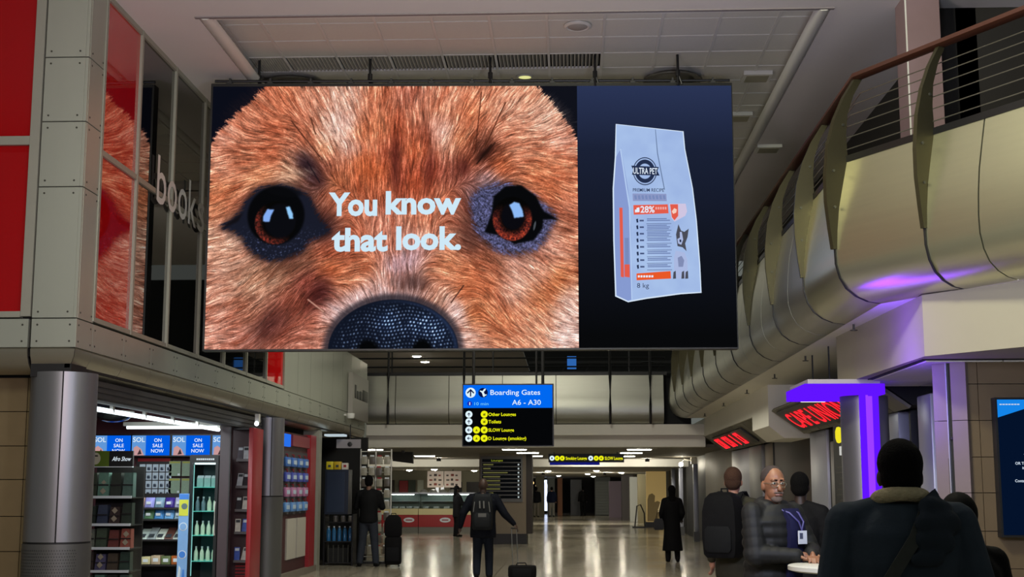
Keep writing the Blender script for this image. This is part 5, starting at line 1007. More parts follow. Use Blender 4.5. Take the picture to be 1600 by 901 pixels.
for u, (x0, x1, lab) in enumerate(((-6.95, -5.58, 'left ice cream display counter with red front and oval badge'), (-5.56, -3.5, 'right ice cream display counter with red front and oval badge'))):
    c = thing('display_counter', lab, 'counter', ((x0 + x1) / 2, 50.4, 0), group='ice cream counters')
    bx('plinth', (x0, 50, 0), (x1, 51, .22), mat('counter_grey', S(110, 108, 98), .4, .3), c); bx('red_front', (x0, 49.97, .22), (x1, 51, .66), mat('counter_red', S(150, 24, 24), .35), c); bx('cream_band', (x0, 49.95, .66), (x1, 51, .88), mat('counter_cream', S(206, 192, 140), .4), c); bx('case_back', (x0, 50.7, .88), (x1, 51, 1.46), mat('case_teal', S(70, 84, 80), .4), c)
    bx('top', (x0, 50.15, 1.42), (x1, 51, 1.47), M_pil, c); MB().prism([(x0, 49.98, .88), (x0, 50.0, .88), (x0, 50.2, 1.42), (x0, 50.18, 1.42)], (x1 - x0, 0, 0)).build('curved_glass', M_clear, c); bx('lamp', (x0 + .3, 50.3, 1.38), (x1 - .2, 50.36, 1.41), emis('case_lamp', S(235, 240, 230), 12), c)
    for k in range(5): MB().rbox((x0 + .12 + k * (x1 - x0) / 5.3, 50.25, .88), (x0 + .34 + k * (x1 - x0) / 5.3, 50.6, .96), .02).build('tub', M_pil, c)
    xc = (x0 + x1) / 2 + (.35 if u == 0 else -.05); MB().loft([[(xc + .2 * math.cos(2 * PI * k / 18), yy, .47 + .09 * math.sin(2 * PI * k / 18)) for k in range(18)] for yy in (49.96, 49.97)]).build('oval_badge', M_lip, c); bx('badge_mark', (xc - .12, 49.955, .45), (xc + .12, 49.96, .49), M_red, c)
    bx('shelf', (x0 + .05, 50.3, 1.14), (x1 - .05, 50.7, 1.16), M_pil, c)
for k, (x0, x1, lab) in enumerate(((-5.62, -4.98, 'left white menu board hanging over the ice cream counters'), (-4.95, -4.28, 'right white menu board hanging over the ice cream counters'))):
    t = thing('menu_sign', lab, 'sign', ((x0 + x1) / 2, 53.5, 1.65), group='hanging menu boards'); bx('board', (x0, 53.5, 1.66), (x1, 53.54, 2.30), mat('menu_white', S(200, 186, 174), .5, emit=S(150, 138, 128), es=.35), t); MB().tube([((x0 + x1) / 2, 53.52, 2.3), ((x0 + x1) / 2, 53.52, 2.37)], .02, 6).build('hanger', M_black, t)
    for r_ in range(3):
        for q in range(3): MB().rbox((x0 + .08 + q * .18, 53.49, 1.74 + r_ * .18), (x0 + .17 + q * .18 + .03 * ((q + r_) % 2), 53.5, 1.80 + r_ * .18 + .03 * (q % 2)), .01).build('picture', mat('menu_pic_%d' % ((q + r_ + k) % 3), S(*((60, 40, 34), (150, 70, 56), (90, 84, 80))[(q + r_ + k) % 3]), .5), t)
for k in range(4):
    x = -5.45 + k * .36; t = thing('cake_stand', f'pale covered tray on top of the ice cream counters, {ORD[k]} from left', 'tray', (x, 50.6, 1.47), group='trays on the counters'); MB().lathe([(0, 0), (.14, 0), (.15, .02), (.1, .10), (0, .12)], (x, 50.6, 1.47), 12).build('cover', mat('cover_pale', S(140, 140, 134), .3), t); MB().lathe([(.16, 0), (.16, .012), (0, .012)], (x, 50.6, 1.468), 12).build('plate', M_grid, t)
bw = struct('wall_back_left', MB().box((-12, 58, 0), (-2.9, 58.2, 2.36)), mat('back_wall_pale', S(150, 148, 132), .7))
for x0, x1, m in ((-8.0, -7.5, M_brown), (-7.3, -6.6, mat('curtain_green', S(70, 84, 78), .7)), (-6.5, -6.25, mat('lit_edge', S(190, 200, 190), .5)), (-5.9, -5.2, MATS['back_wall_pale']), (-5.1, -4.6, M_black), (-4.4, -3.0, M_black)): bx('bay', (x0, 57.9, 0), (x1, 58, 1.98 if m is not M_black else 1.9), m, bw)
for x in (-5.72, -5.5): bx('lit_window', (x, 57.88, 1.05), (x + .13, 57.9, 1.75), emis('far_window', S(220, 220, 214), 1.0), bw)
bx('sign_red', (-7.25, 57.6, 1.45), (-6.9, 57.9, 1.95), M_red, bw)
# right side of the back hall: lit poster, oak bays, receding shop fronts
t = thing('lit_poster', 'cream lit poster panel with a dark reading figure silhouette', 'poster', (3.75, 58, 0))
bx('panel', (3.25, 58, .22), (4.1, 58.2, 2.34), mat('poster_cream', S(190, 164, 104), .5, emit=S(150, 126, 78), es=.55), t); bx('foot', (3.2, 57.95, 0), (4.15, 58.25, .22), M_black, t)
MB().prism([(3.28, 57.99, .25), (3.75, 57.99, .25), (3.8, 57.99, .7), (3.95, 57.99, 1.0), (3.72, 57.99, 1.1), (3.6, 57.99, 1.05), (3.62, 57.99, 1.32), (3.5, 57.99, 1.42), (3.36, 57.99, 1.36), (3.3, 57.99, 1.15)], (0, .01, 0)).build('figure_print', mat('silhouette', S(96, 80, 48), .6, emit=S(84, 70, 42), es=.55), t); MB().prism([(3.7, 57.985, .62), (3.95, 57.985, .7), (4.06, 57.985, 1.1), (3.86, 57.985, 1.1)], (0, .004, 0)).build('paper_print', mat('paper_print', S(214, 196, 150), .5, emit=S(180, 160, 116), es=.5), t)
t = thing('barrier_stand', 'thin black luggage barrier stand beside the lit poster', 'stand', (2.85, 57, 0)); MB().tube([(2.7, 57, .02), (2.8, 57, .9), (2.95, 57, .95), (3.1, 57, .6), (3.12, 57, .02)], .03, 6).build('frame', M_black, t); bx('foot', (2.6, 56.9, 0), (3.15, 57.1, .06), M_black, t)
rb = struct('wall_back_right', MB().box((4.2, 46, 0), (4.4, 100, 2.36)), M_dark)
M_ol = mat('olive_bay', S(92, 84, 58), .6); M_gr = mat('grey_bay', S(96, 100, 94), .6)
for x, y, w, m, h in ((3.2, 64, .55, M_ol, 2.3), (3.0, 68, .5, mat('white_bay', S(150, 150, 140), .5), 2.2), (2.75, 72, .6, M_brown, 2.34), (2.25, 78, .7, mat('pink_bay', S(116, 96, 108), .5), 2.05), (1.55, 84, .95, M_gr, 2.34), (.05, 86, .7, M_black, 2.2), (-.75, 84, .3, mat('orange_bay', S(150, 96, 58), .6), 2.3), (-1.35, 82, .45, M_gr, 2.3), (-2.0, 80, .5, M_ol, 2.34), (-2.5, 78, .4, M_gr, 2.34)): bx('bay', (x, y, 0), (x + w, y + .6, h), m, rb)
struct('wall_end', MB().box((-9, 98, 0), (9, 98.3, 2.4)), mat('end_wall', S(44, 40, 36), .7))
sh_ = thing('roller_shutter', 'closed grey roller shutter at the end of the back hall', 'shutter', (2.02, 83.9, 0))
for k in range(12): bx('slat', (1.6, 83.86, .05 + k * .17), (2.48, 83.95, .205 + k * .17), mat('shutter_pale', S(112, 116, 108), .5), sh_)
for k, (x, z, c) in enumerate(((-2.75, 1.95, (255, 220, 170)), (-2.42, 2.0, (255, 200, 130)), (-2.1, 1.82, (255, 214, 160)), (-2.6, 2.15, (240, 240, 220)), (-1.72, 2.1, (210, 225, 255)), (-1.45, 1.8, (225, 235, 255)))):
    t = thing('pendant_lamp', f'{"warm" if k < 3 else "cool"} glowing lamp in the far left opening, {ORD[k]} of a cluster', 'light', (x, 88, z), group='glowing far lamps'); MB().ball((x, 88, z), .11, 10, 6).build('globe', emis('far_lamp_%d' % k, S(*c), 3.0), t); MB().tube([(x, 88, z + .14), (x, 88, 2.37)], .02, 5).build('cord', M_black, t)
bx('light_column_glow', (-1.65, 89, .2), (-1.35, 89.1, 2.2), emis('far_glow', S(214, 226, 255), 2.0), label='tall cool white glowing panel at the far opening', cat='light')
# small lamp and silver strips at the dark far shop on the right
t = thing('wall_lamp', 'small white lamp on a bent arm in the dark far shop', 'light', (3.6, 44, 2.2)); MB().tube([(3.95, 44, 2.5), (3.7, 44, 2.55), (3.6, 44, 2.45)], .025, 6).build('arm', M_grid, t); MB().ball((3.6, 44, 2.38), .07).build('bulb', emis('white_lamp', S(245, 245, 235), 2.0), t); bx('wall_plate', (3.92, 43.9, 2.4), (4.1, 44.1, 2.6), M_grid, t)
for k, y in enumerate((42.0, 47.5, 51.0)):
    t = thing('steel_post', f'slim shiny steel door post of the dark far shop, {ORD[k]} from the oak panel', 'post', (3.86, y, 0), group='steel door posts'); MB().rbox((3.8, y - .12, .3), (3.94, y + .12, 2.36), .02).build('post', M_pil, t); bx('shoe', (3.78, y - .14, 0), (3.96, y + .14, .3), M_colbase, t)
# ================================================================ people
def V3(*a): return Vector(a)
def ringpts(c, t, r, sq=1.0, n=12):
    t = t.normalized(); a = t.cross(Vector((0, 1, 0)))
    if a.length < .05: a = t.cross(Vector((1, 0, 0)))
    a.normalize(); b = t.cross(a).normalized()
    return [c + a * (r * math.cos(2 * PI * j / n)) + b * (r * sq * math.sin(2 * PI * j / n)) for j in range(n)]
def cap(mb, p0, p1, r0, r1, sq=1.0, n=12):
    """tapered limb piece with rounded ends"""
    p0, p1 = Vector(p0), Vector(p1); t = (p1 - p0)
    if t.length < 1e-5: t = Vector((0, 0, 1e-3))
    u = t.normalized(); R = []
    for a in (-88, -55, -25): R.append(ringpts(p0 + u * (r0 * math.sin(math.radians(a))), u, r0 * math.cos(math.radians(a)), sq, n))
    for k in range(5): R.append(ringpts(p0 + t * (k / 4), u, r0 + (r1 - r0) * k / 4, sq, n))
    for a in (25, 55, 88): R.append(ringpts(p1 + u * (r1 * math.sin(math.radians(a))), u, r1 * math.cos(math.radians(a)), sq, n))
    mb.loft(R)
def trunk(mb, rings, n=20):
    """rings: (z, rx, ry, cx, cy)"""
    mb.loft([[Vector((cx + rx * math.cos(2 * PI * j / n), cy + ry * math.sin(2 * PI * j / n), z)) for j in range(n)] for z, rx, ry, cx, cy in rings])
def melt(mb, name, vox, m, parent=None, it=4, xf=None, label=None):
    me = bpy.data.meshes.new('tmp'); me.from_pydata([tuple(xf @ p if xf else p) for p in mb.v], [], mb.f); me.update()
    bm = bmesh.new(); bm.from_mesh(me); bmesh.ops.recalc_face_normals(bm, faces=bm.faces); bm.to_mesh(me); bm.free()
    o = bpy.data.objects.new('tmp', me); COL.objects.link(o)
    r = o.modifiers.new('r', 'REMESH'); r.mode = 'VOXEL'; r.voxel_size = vox; r.use_smooth_shade = True
    s = o.modifiers.new('s', 'SMOOTH'); s.factor = .5; s.iterations = it
    dg = bpy.context.evaluated_depsgraph_get(); dg.update(); out = bpy.data.meshes.new_from_object(o.evaluated_get(dg))
    bpy.data.objects.remove(o); bpy.data.meshes.remove(me); out.name = name
    out.materials.clear(); out.materials.append(m); out.polygons.foreach_set('use_smooth', [True] * len(out.polygons))
    ob = bpy.data.objects.new(name, out); COL.objects.link(ob)
    if parent is not None: ob.parent = parent
    if label: ob['label'] = label
    WLOC[ob] = Vector((0, 0, 0)); return ob
def skinm(n, c): return mat('skin_' + n, S(*c), .5, noise=.06, nscale=30)
def cloth(n, c, r=.8): return mat('cloth_' + n, S(*c), max(r, .8), noise=.18, nscale=14, bump=.25, spec=.12)
def part(name, m, par, f, s=1.0, label=None):
    mb = MB(); f(mb); mb.v = [p * s for p in mb.v]; o = mb.build(name, m, par, local=True)
    if label: o['label'] = label
    return o
def person(label, loc, rz, h, skin, hairm, top, bottom, shoe, arms, legs=None, vox=.016, cv=.018, lean=0.0, lean_x=0.0, headyaw=0.0, headtilt=0.0, build=1.0, hem=.86, hair='short', topname='jacket', puffer=False, hood=False, coat=False, female=False, fingers=True, group=None, drop=0.0):
    """local frame: faces -Y, origin between the feet. arms: {side: (elbow, wrist, finger_dir)}; legs: {side: (knee, ankle)}"""
    s = h / 1.75; legs = legs or {-1: (V3(-.10, -.02, .49), V3(-.11, .02, .09)), 1: (V3(.10, -.02, .49), V3(.11, .02, .09))}
    def LZ(p):                                        # lean grows with height above the hips
        k = max(0, p.z - .9) / .8; return p + Vector((lean_x * k, -lean * k, 0))
    hc = LZ(V3(0, 0, 1.6)); HM = Matrix.Translation(hc - V3(0, 0, drop)) @ Matrix.Rotation(headyaw, 4, 'Z') @ Matrix.Rotation(headtilt, 4, 'X') @ Matrix.Translation(-V3(0, 0, 1.6))
    def hd(mb, f):
        t = MB(); f(t); t.v = [HM @ p for p in t.v]; mb.add(t.v, t.f)
    shl = {q: LZ(V3(.175 * q * (.9 if female else 1) * (1 + (build - 1) * .6), .0, 1.405)) for q in (-1, 1)}
    b = MB()
    hd(b, lambda t: (t.ball((0, .008, 1.645), (.076, .096, .105), 16, 12), t.ball((0, -.018, 1.575), (.058, .072, .068), 14, 10), cap(t, (0, -.088, 1.645), (0, -.112, 1.602), .010, .016), t.ball((0, -.082, 1.556), (.026, .014, .012), 10, 6),
                     t.ball((.078, .012, 1.615), (.012, .024, .034), 8, 6), t.ball((-.078, .012, 1.615), (.012, .024, .034), 8, 6), t.ball((.03, -.078, 1.662), (.026, .016, .010), 8, 6), t.ball((-.03, -.078, 1.662), (.026, .016, .010), 8, 6)))
    cap(b, LZ(V3(0, .015, 1.42)), hc + V3(0, .012, -.03), .056, .052)
    R = [(.86, .135, .095, 0, 0), (.98, .14, .10, 0, 0), (1.1, .13, .095, 0, 0), (1.25, .155, .105, 0, 0), (1.37, .165, .095, 0, 0), (1.44, .10, .07, 0, 0), (1.48, .06, .055, 0, 0)]
    trunk(b, [(z, rx * build, ry * build, LZ(V3(0, 0, z)).x, LZ(V3(0, 0, z)).y) for z, rx, ry, _, _ in R])
    for q in (-1, 1):
        el, wr_, fd = arms[q]; el, wr_, fd = V3(*el), V3(*wr_), V3(*fd).normalized()
        cap(b, shl[q], el, .05, .04); cap(b, el, wr_, .04, .027)
        kn, an = legs[q]; cap(b, (.085 * q, 0, .9), kn, .08, .052); cap(b, kn, an, .05, .036); cap(b, an, V3(an.x, an.y - .10, an.z - .05), .036, .03)
        side = fd.cross(Vector((0, 0, 1)));
        if side.length < .3: side = V3(0, 1, 0) if abs(fd.y) < .5 else V3(1, 0, 0)
        side.normalize(); up_ = side.cross(fd).normalized()
        cap(b, wr_, wr_ + fd * .055, .028, .034, .55)
        for k in range(4):
            o_ = side * ((k - 1.5) * .021); L = (.066, .078, .074, .058)[k]; base = wr_ + fd * .078 + o_; mid_ = base + fd * (L * .55) - up_ * .008; end = mid_ + fd * (L * .36) - up_ * .028
            cap(b, base, mid_, .0095, .0088, n=8); cap(b, mid_, end, .0088, .0075, n=8)
        tb = wr_ + fd * .022 + side * (-.03 * q); tm = tb + fd * .03 + side * (-.026 * q) - up_ * .012; cap(b, tb, tm, .0125, .011, n=8); cap(b, tm, tm + fd * .034 - up_ * .012, .011, .009, n=8)
    sc = Matrix.Scale(s, 4)
    root = melt(b, 'person', vox, skin, None, 3, sc); root.location = loc; root.rotation_euler = (0, 0, rz); tag(root, label, 'person', group)
    # hair
    if hair:
        hb = MB()
        if hair in ('short', 'crop', 'fade'):
            g = .004 if hair == 'crop' else .010; hd(hb, lambda t: t.ball((0, .022 + (.008 if hair == 'crop' else 0), 1.672 - (.004 if hair == 'crop' else 0)), (.077 + g, .092 + g, .088 + g), 18, 12))
            hd(hb, lambda t: t.ball((0, .036, 1.625), (.072 + g, .070 + g, .085), 14, 10))
        if hair == 'long':
            hd(hb, lambda t: (t.ball((0, .022, 1.665), (.09, .105, .105), 18, 12), cap(t, (0, .06, 1.63), (0, .085, 1.40), .085, .075, .6)))
        if hair == 'scarf':
            hd(hb, lambda t: (t.ball((0, .015, 1.655), (.094, .112, .118), 18, 12), cap(t, (0, .03, 1.56), (0, .05, 1.40), .085, .12, .8)))
        melt(hb, 'headscarf' if hair == 'scarf' else 'hair', cv * .7, hairm, root, 2, sc)
    # upper garment
    j = MB(); g = build
    T = [(hem, .172, .132), (hem + .06, .176, .136), (1.0, .166, .128), (1.12, .165, .128), (1.25, .18, .135), (1.36, .185, .125), (1.43, .13, .10), (1.475, .078, .078)]
    if coat: T = [(hem, .22, .20), (hem + .25, .195, .17), (.7, .18, .145)] + T[2:]
    if puffer:
        T2 = []
        zz_ = [hem + (1.40 - hem) * k / 44 for k in range(45)]
        for z in zz_:
            rx = np.interp(z, [t_[0] for t_ in T], [t_[1] for t_ in T]); ry = np.interp(z, [t_[0] for t_ in T], [t_[2] for t_ in T]); f = 1.05 + .075 * abs(math.sin((z - hem) / .075 * PI)); T2.append((z, rx * f, ry * f))
        T = T2 + [(1.43, .14, .11), (1.48, .085, .085)]
    trunk(j, [(z, rx * g, ry * g, LZ(V3(0, 0, z)).x, LZ(V3(0, 0, z)).y) for z, rx, ry in T])
    for q in (-1, 1):
        el, wr_, fd = arms[q]; el, wr_ = V3(*el), V3(*wr_); w2_ = el + (wr_ - el) * .95
        if puffer:
            for (a, c_, r0, r1) in ((shl[q], el, .078, .072), (el, w2_, .07, .052)):
                n_ = max(3, int((c_ - a).length / .062))
                for k in range(n_ + 1):
                    f = k / n_; p = a + (c_ - a) * f; r = r0 + (r1 - r0) * f; u = (c_ - a).normalized(); cap(j, p - u * .016, p + u * .016, r, r)
                cap(j, a, c_, r0 * .90, r1 * .90)
        else:
            cap(j, shl[q] + V3(0, 0, -.008), el, .078 * (g ** .5), .062 * (g ** .5)); cap(j, el, w2_, .062 * (g ** .5), .046)
        cap(j, LZ(V3(.05 * q, .01, 1.455)), shl[q], .06, .07)
    if hood:
        cap(j, LZ(V3(-.09, .03, 1.47)), LZ(V3(0, .09, 1.455)), .05, .065); cap(j, LZ(V3(.09, .03, 1.47)), LZ(V3(0, .09, 1.455)), .05, .065); cap(j, LZ(V3(0, .10, 1.46)), LZ(V3(0, .13, 1.36)), .075, .05)
        cap(j, LZ(V3(-.085, -.03, 1.475)), LZ(V3(-.09, .03, 1.475)), .03, .04); cap(j, LZ(V3(.085, -.03, 1.475)), LZ(V3(.09, .03, 1.475)), .03, .04)
    melt(j, topname, cv, top, root, 1 if puffer else 3, sc)
    # trousers and shoes
    t_ = MB(); trunk(t_, [(.80, .12, .10, 0, 0), (.86, .155, .12, 0, 0), (.97, .152, .118, 0, 0), (1.02, .145, .11, 0, 0)])
    for q in (-1, 1):
        kn, an = legs[q]; cap(t_, (.085 * q, 0, .88), kn, .106, .080); cap(t_, kn, an + V3(0, 0, .0), .080, .066)
    melt(t_, 'trousers', cv, bottom, root, 3, sc)
    for q in (-1, 1):
        kn, an = legs[q]; m_ = MB(); lift = max(0, an.z - .09); cap(m_, (an.x, an.y + .03, .045 + lift), (an.x * 1.1, an.y - .14, .038 + lift * .6), .046, .038, 1.0); cap(m_, (an.x, an.y, .05 + lift), (an.x, an.y, .10 + lift), .045, .045)
        m_.v = [Vector((p.x, p.y, max(p.z, .004))) for p in m_.v]; melt(m_, 'shoe', max(cv * .7, .01), shoe, root, 2, sc)
    return root, s, HM
SK_b, SK_d, SK_l = skinm('brown', (126, 84, 58)), skinm('dark', (46, 32, 26)), skinm('light', (168, 120, 100))
HA = mat('hair_black', S(10, 9, 9), .9, noise=.3, nscale=160, bump=.8, spec=.1); HG = mat('hair_reddish', S(70, 50, 40), .9, noise=.35, nscale=160, bump=.8, spec=.1)
DK = cloth('black', (16, 16, 18)); NV = cloth('navy_denim', (26, 34, 48)); SH = cloth('shoe_black', (12, 12, 12), .5)
hang = {-1: ((-.25, .02, 1.13), (-.26, -.05, .89), (0, -.1, -1)), 1: ((.25, .02, 1.13), (.26, -.05, .89), (0, -.1, -1))}
# ---- man in glasses at the round table
P1 = at(1213, 760, Y=9.65)
g1, s1, H1 = person('man in glasses and dark quilted jacket with lanyard, hands clasped on the white table', (P1.x - .05, 9.65, 0), math.radians(36), 1.75, SK_b, mat('hair_cropped', S(44, 33, 28), .85, noise=.2, nscale=60), mat('puffer_charcoal', S(26, 26, 25), .6, noise=.12, nscale=12, spec=.2), NV, SH,
    {-1: ((-.24, -.10, 1.14), (-.06, -.30, 1.135), (.80, -.55, -.1)), 1: ((.27, -.12, 1.15), (.05, -.345, 1.14), (-.62, -.7, -.1))}, vox=.0065, cv=.009, lean=.05, headyaw=math.radians(-22), headtilt=math.radians(4), build=1.22, hair='crop', puffer=True, hood=True, hem=.80, drop=.012, topname='quilted_jacket')
def onhead(f, name, m, par, s, HM, label=None):
    mb = MB(); f(mb); mb.v = [(HM @ p) * s for p in mb.v]; o = mb.build(name, m, par, local=True)
    if label: o['label'] = label
    return o
M_eye, M_iris = mat('eye_white', S(196, 190, 180), .3), mat('eye_iris', S(24, 16, 12), .2)
for q in (-1, 1):
    onhead(lambda t: t.ball((.03 * q, -.080, 1.640), (.0135, .010, .0085), 12, 8), 'eye', M_eye, g1, s1, H1); onhead(lambda t: t.ball((.03 * q, -.0885, 1.640), (.006, .004, .006), 10, 6), 'iris', M_iris, g1, s1, H1)
    onhead(lambda t: cap(t, (.014 * q, -.092, 1.662), (.046 * q, -.082, 1.664), .005, .004, n=8), 'eyebrow', HA, g1, s1, H1)
onhead(lambda t: (cap(t, (-.022, -.094, 1.560), (0, -.1005, 1.562), .0055, .006, n=8), cap(t, (0, -.1005, 1.562), (.022, -.094, 1.560), .006, .0055, n=8)), 'lips', mat('lips_brown', S(110, 68, 58), .5), g1, s1, H1)
onhead(lambda t: (t.ball((0, -.052, 1.532), (.040, .048, .030), 14, 8), cap(t, (-.03, -.092, 1.576), (.03, -.092, 1.576), .005, .005, n=8)), 'stubble_beard', mat('beard_grey', S(92, 78, 68), .9, noise=.3, nscale=80), g1, s1, H1)
gl = MB(); gm = mat('glasses_rim', S(150, 146, 130), .25, .8)
def lens(t):
    for q in (-1, 1):
        t.tube([(.032 * q + .024 * math.cos(2 * PI * k / 16), -.101 + .012 * abs(math.cos(2 * PI * k / 16)) * (1 if math.cos(2 * PI * k / 16) * q > 0 else 0), 1.632 + .017 * math.sin(2 * PI * k / 16)) for k in range(17)], .0022, 6)
        t.tube([(.056 * q, -.090, 1.638), (.076 * q, -.03, 1.640), (.080 * q, .02, 1.632)], .002, 6)
    t.tube([(-.009, -.104, 1.638), (.009, -.104, 1.638)], .002, 6)
onhead(lens, 'glasses', gm, g1, s1, H1, 'thin metal rimmed glasses')
# navy shirt front, zip edges, lanyard and badge
part('shirt_front', cloth('navy_shirt', (24, 24, 52)), g1, lambda t: t.loft([[Vector((x, y, z)) for x, y in ((-.035, -.192 + dy), (.0, -.200 + dy), (.06, -.196 + dy), (.125, -.172 + dy), (.125, -.12), (-.035, -.12))] for z, dy in ((.86, -.005), (1.0, -.005), (1.15, -.026), (1.28, -.046), (1.37, -.034), (1.45, .02))]), s1)
part('lanyard', mat('lanyard_violet', S(70, 66, 120), .5), g1, lambda t: (t.tube([(-.06, -.06, 1.47), (-.02, -.21, 1.42), (.02, -.256, 1.36), (.045, -.258, 1.30)], .006, 6), t.tube([(.07, -.06, 1.47), (.075, -.20, 1.42), (.065, -.256, 1.36), (.045, -.258, 1.30)], .006, 6)), s1)
bg = part('badge', mat('badge_white', S(206, 208, 214), .4), g1, lambda t: t.box((.005, -.266, 1.21), (.085, -.260, 1.30)), s1); part('badge_photo', mat('badge_print', S(70, 74, 96), .5), bg, lambda t: t.box((.015, -.268, 1.245), (.045, -.266, 1.285)), s1)
# ---- round white table with notepad
TX, TY = 1.93, 9.05
t = thing('bar_table', 'round white high table between the two men', 'table', (TX, TY, 0)); MB().lathe([(0, 1.05), (.47, 1.05), (.5, 1.06), (.5, 1.085), (.49, 1.09), (0, 1.09)], (TX, TY, 0), 48).build('table_top', mat('table_white', S(206, 204, 192), .3), t); MB().lathe([(.045, .03), (.045, 1.05)], (TX, TY, 0), 16).build('leg', M_pil, t); MB().lathe([(.28, 0), (.28, .012), (.06, .035), (0, .035)], (TX, TY, 0), 32).build('base', M_pil, t)
t = thing('notepad', 'flat white pad with dark edge on the white table', 'notepad', (1.86, 9.28, 1.09)); MB().box((1.72, 9.16, 1.09), (2.0, 9.42, 1.103), .25).build('pad', M_lip, t); MB().box((1.70, 9.14, 1.09), (2.02, 9.16, 1.115), .25, (1.86, 9.29)).build('binding', M_black, t)
# ---- man in front, back to the camera
P2 = at(1399, 725, Y=5.5)
P2 = at(1404, 725, Y=5.5)
g2_, s2_, H2 = person('large man seen from behind in dark navy jacket with cream fleece collar', (P2.x, 5.5, 0), math.radians(176), 1.81, SK_d, HA, cloth('jacket_navy', (48, 57, 68)), NV, SH,
    {-1: ((-.29, .02, 1.10), (-.26, -.10, .86), (0, -.2, -1)), 1: ((.275, .02, 1.10), (.25, -.10, .86), (0, -.2, -1))}, vox=.009, cv=.011, build=1.26, hair='short', hem=.78, headyaw=math.radians(4), drop=.045)
M_fleece = mat('fleece_cream', S(178, 164, 132), .95, noise=.25, nscale=60, bump=.6)
fc = MB(); n_ = 14
for k in range(n_):
    a0, a1 = PI * (.0 + k / n_), PI * (.0 + (k + 1) / n_); cap(fc, (.088 * math.cos(a0), .012 + .078 * math.sin(a0), 1.49 + .022 * math.sin(a0)), (.088 * math.cos(a1), .012 + .078 * math.sin(a1), 1.49 + .022 * math.sin(a1)), .030, .030)
melt(fc, 'fleece_collar', .009, M_fleece, g2_, 1, Matrix.Scale(s2_, 4), 'cream fleece collar')
hb = MB(); cap(hb, (-.10, .09, 1.47), (-.115, .085, 1.52), .045, .014); cap(hb, (-.14, .08, 1.44), (-.08, .13, 1.46), .05, .045, .8); cap(hb, (-.16, .11, 1.40), (-.06, .165, 1.40), .05, .045, .7); cap(hb, (-.13, .15, 1.33), (-.05, .175, 1.34), .045, .04, .7); cap(hb, (-.09, .168, 1.28), (-.02, .185, 1.27), .04, .03, .7)
melt(hb, 'loose_hood', .011, cloth('hood_navy', (38, 45, 54)), g2_, 3, Matrix.Scale(s2_, 4), 'loose dark hood hanging off one shoulder')
part('shoulder_strap', cloth('strap_grey', (60, 62, 60)), g2_, lambda t: t.loft([[Vector(p) + Vector(d) for d in ((-.02, 0, -.012), (.02, 0, .012), (.02, .012, .012), (-.02, .012, -.012))] for p in ((-.08, .12, 1.47), (-.02, .178, 1.35), (.08, .192, 1.20), (.17, .175, 1.05), (.22, .13, .95))]), s2_)
# ---- short hooded person in black, beside the man in front
P3 = at(1503, 800, Y=6.6)
hd_m = cloth('hood_black', (11, 11, 12))
g3, s3, H3 = person('person in a black hooded top, mostly hidden behind the large man', (P3.x - .01, 6.6, 0), math.radians(200), 1.55, SK_d, hd_m, hd_m, DK, SH, hang, vox=.012, cv=.013, build=1.28, hair='scarf', hem=.70, lean_x=.02)
t = thing('chair', 'dark grey padded chair back at the right edge of the picture', 'chair', (2.23, 6.3, 0))
mb = MB(); mb.loft([[(2.05 + .40 * f[0] , 6.25 + .05 * f[1], z) for f in ((.02 + i_, 0), (.25, -1), (.75, -1), (.98 - i_, 0), (.75, 1), (.25, 1))] for z, i_ in ((.75, .0), (.95, 0), (1.15, .02), (1.26, .08), (1.325, .18), (1.345, .34))]); mb.build('backrest', cloth('chair_grey', (50, 46, 52)), t)
MB().rbox((2.03, 5.85, .68), (2.47, 6.3, .77), .03).build('seat', MATS['cloth_chair_grey'], t)
for x, y in ((2.07, 5.9), (2.43, 5.9), (2.07, 6.26), (2.43, 6.26)): MB().tube([(x, y, 0), (x, y, .69)], .016, 8).build('leg', M_black, t)
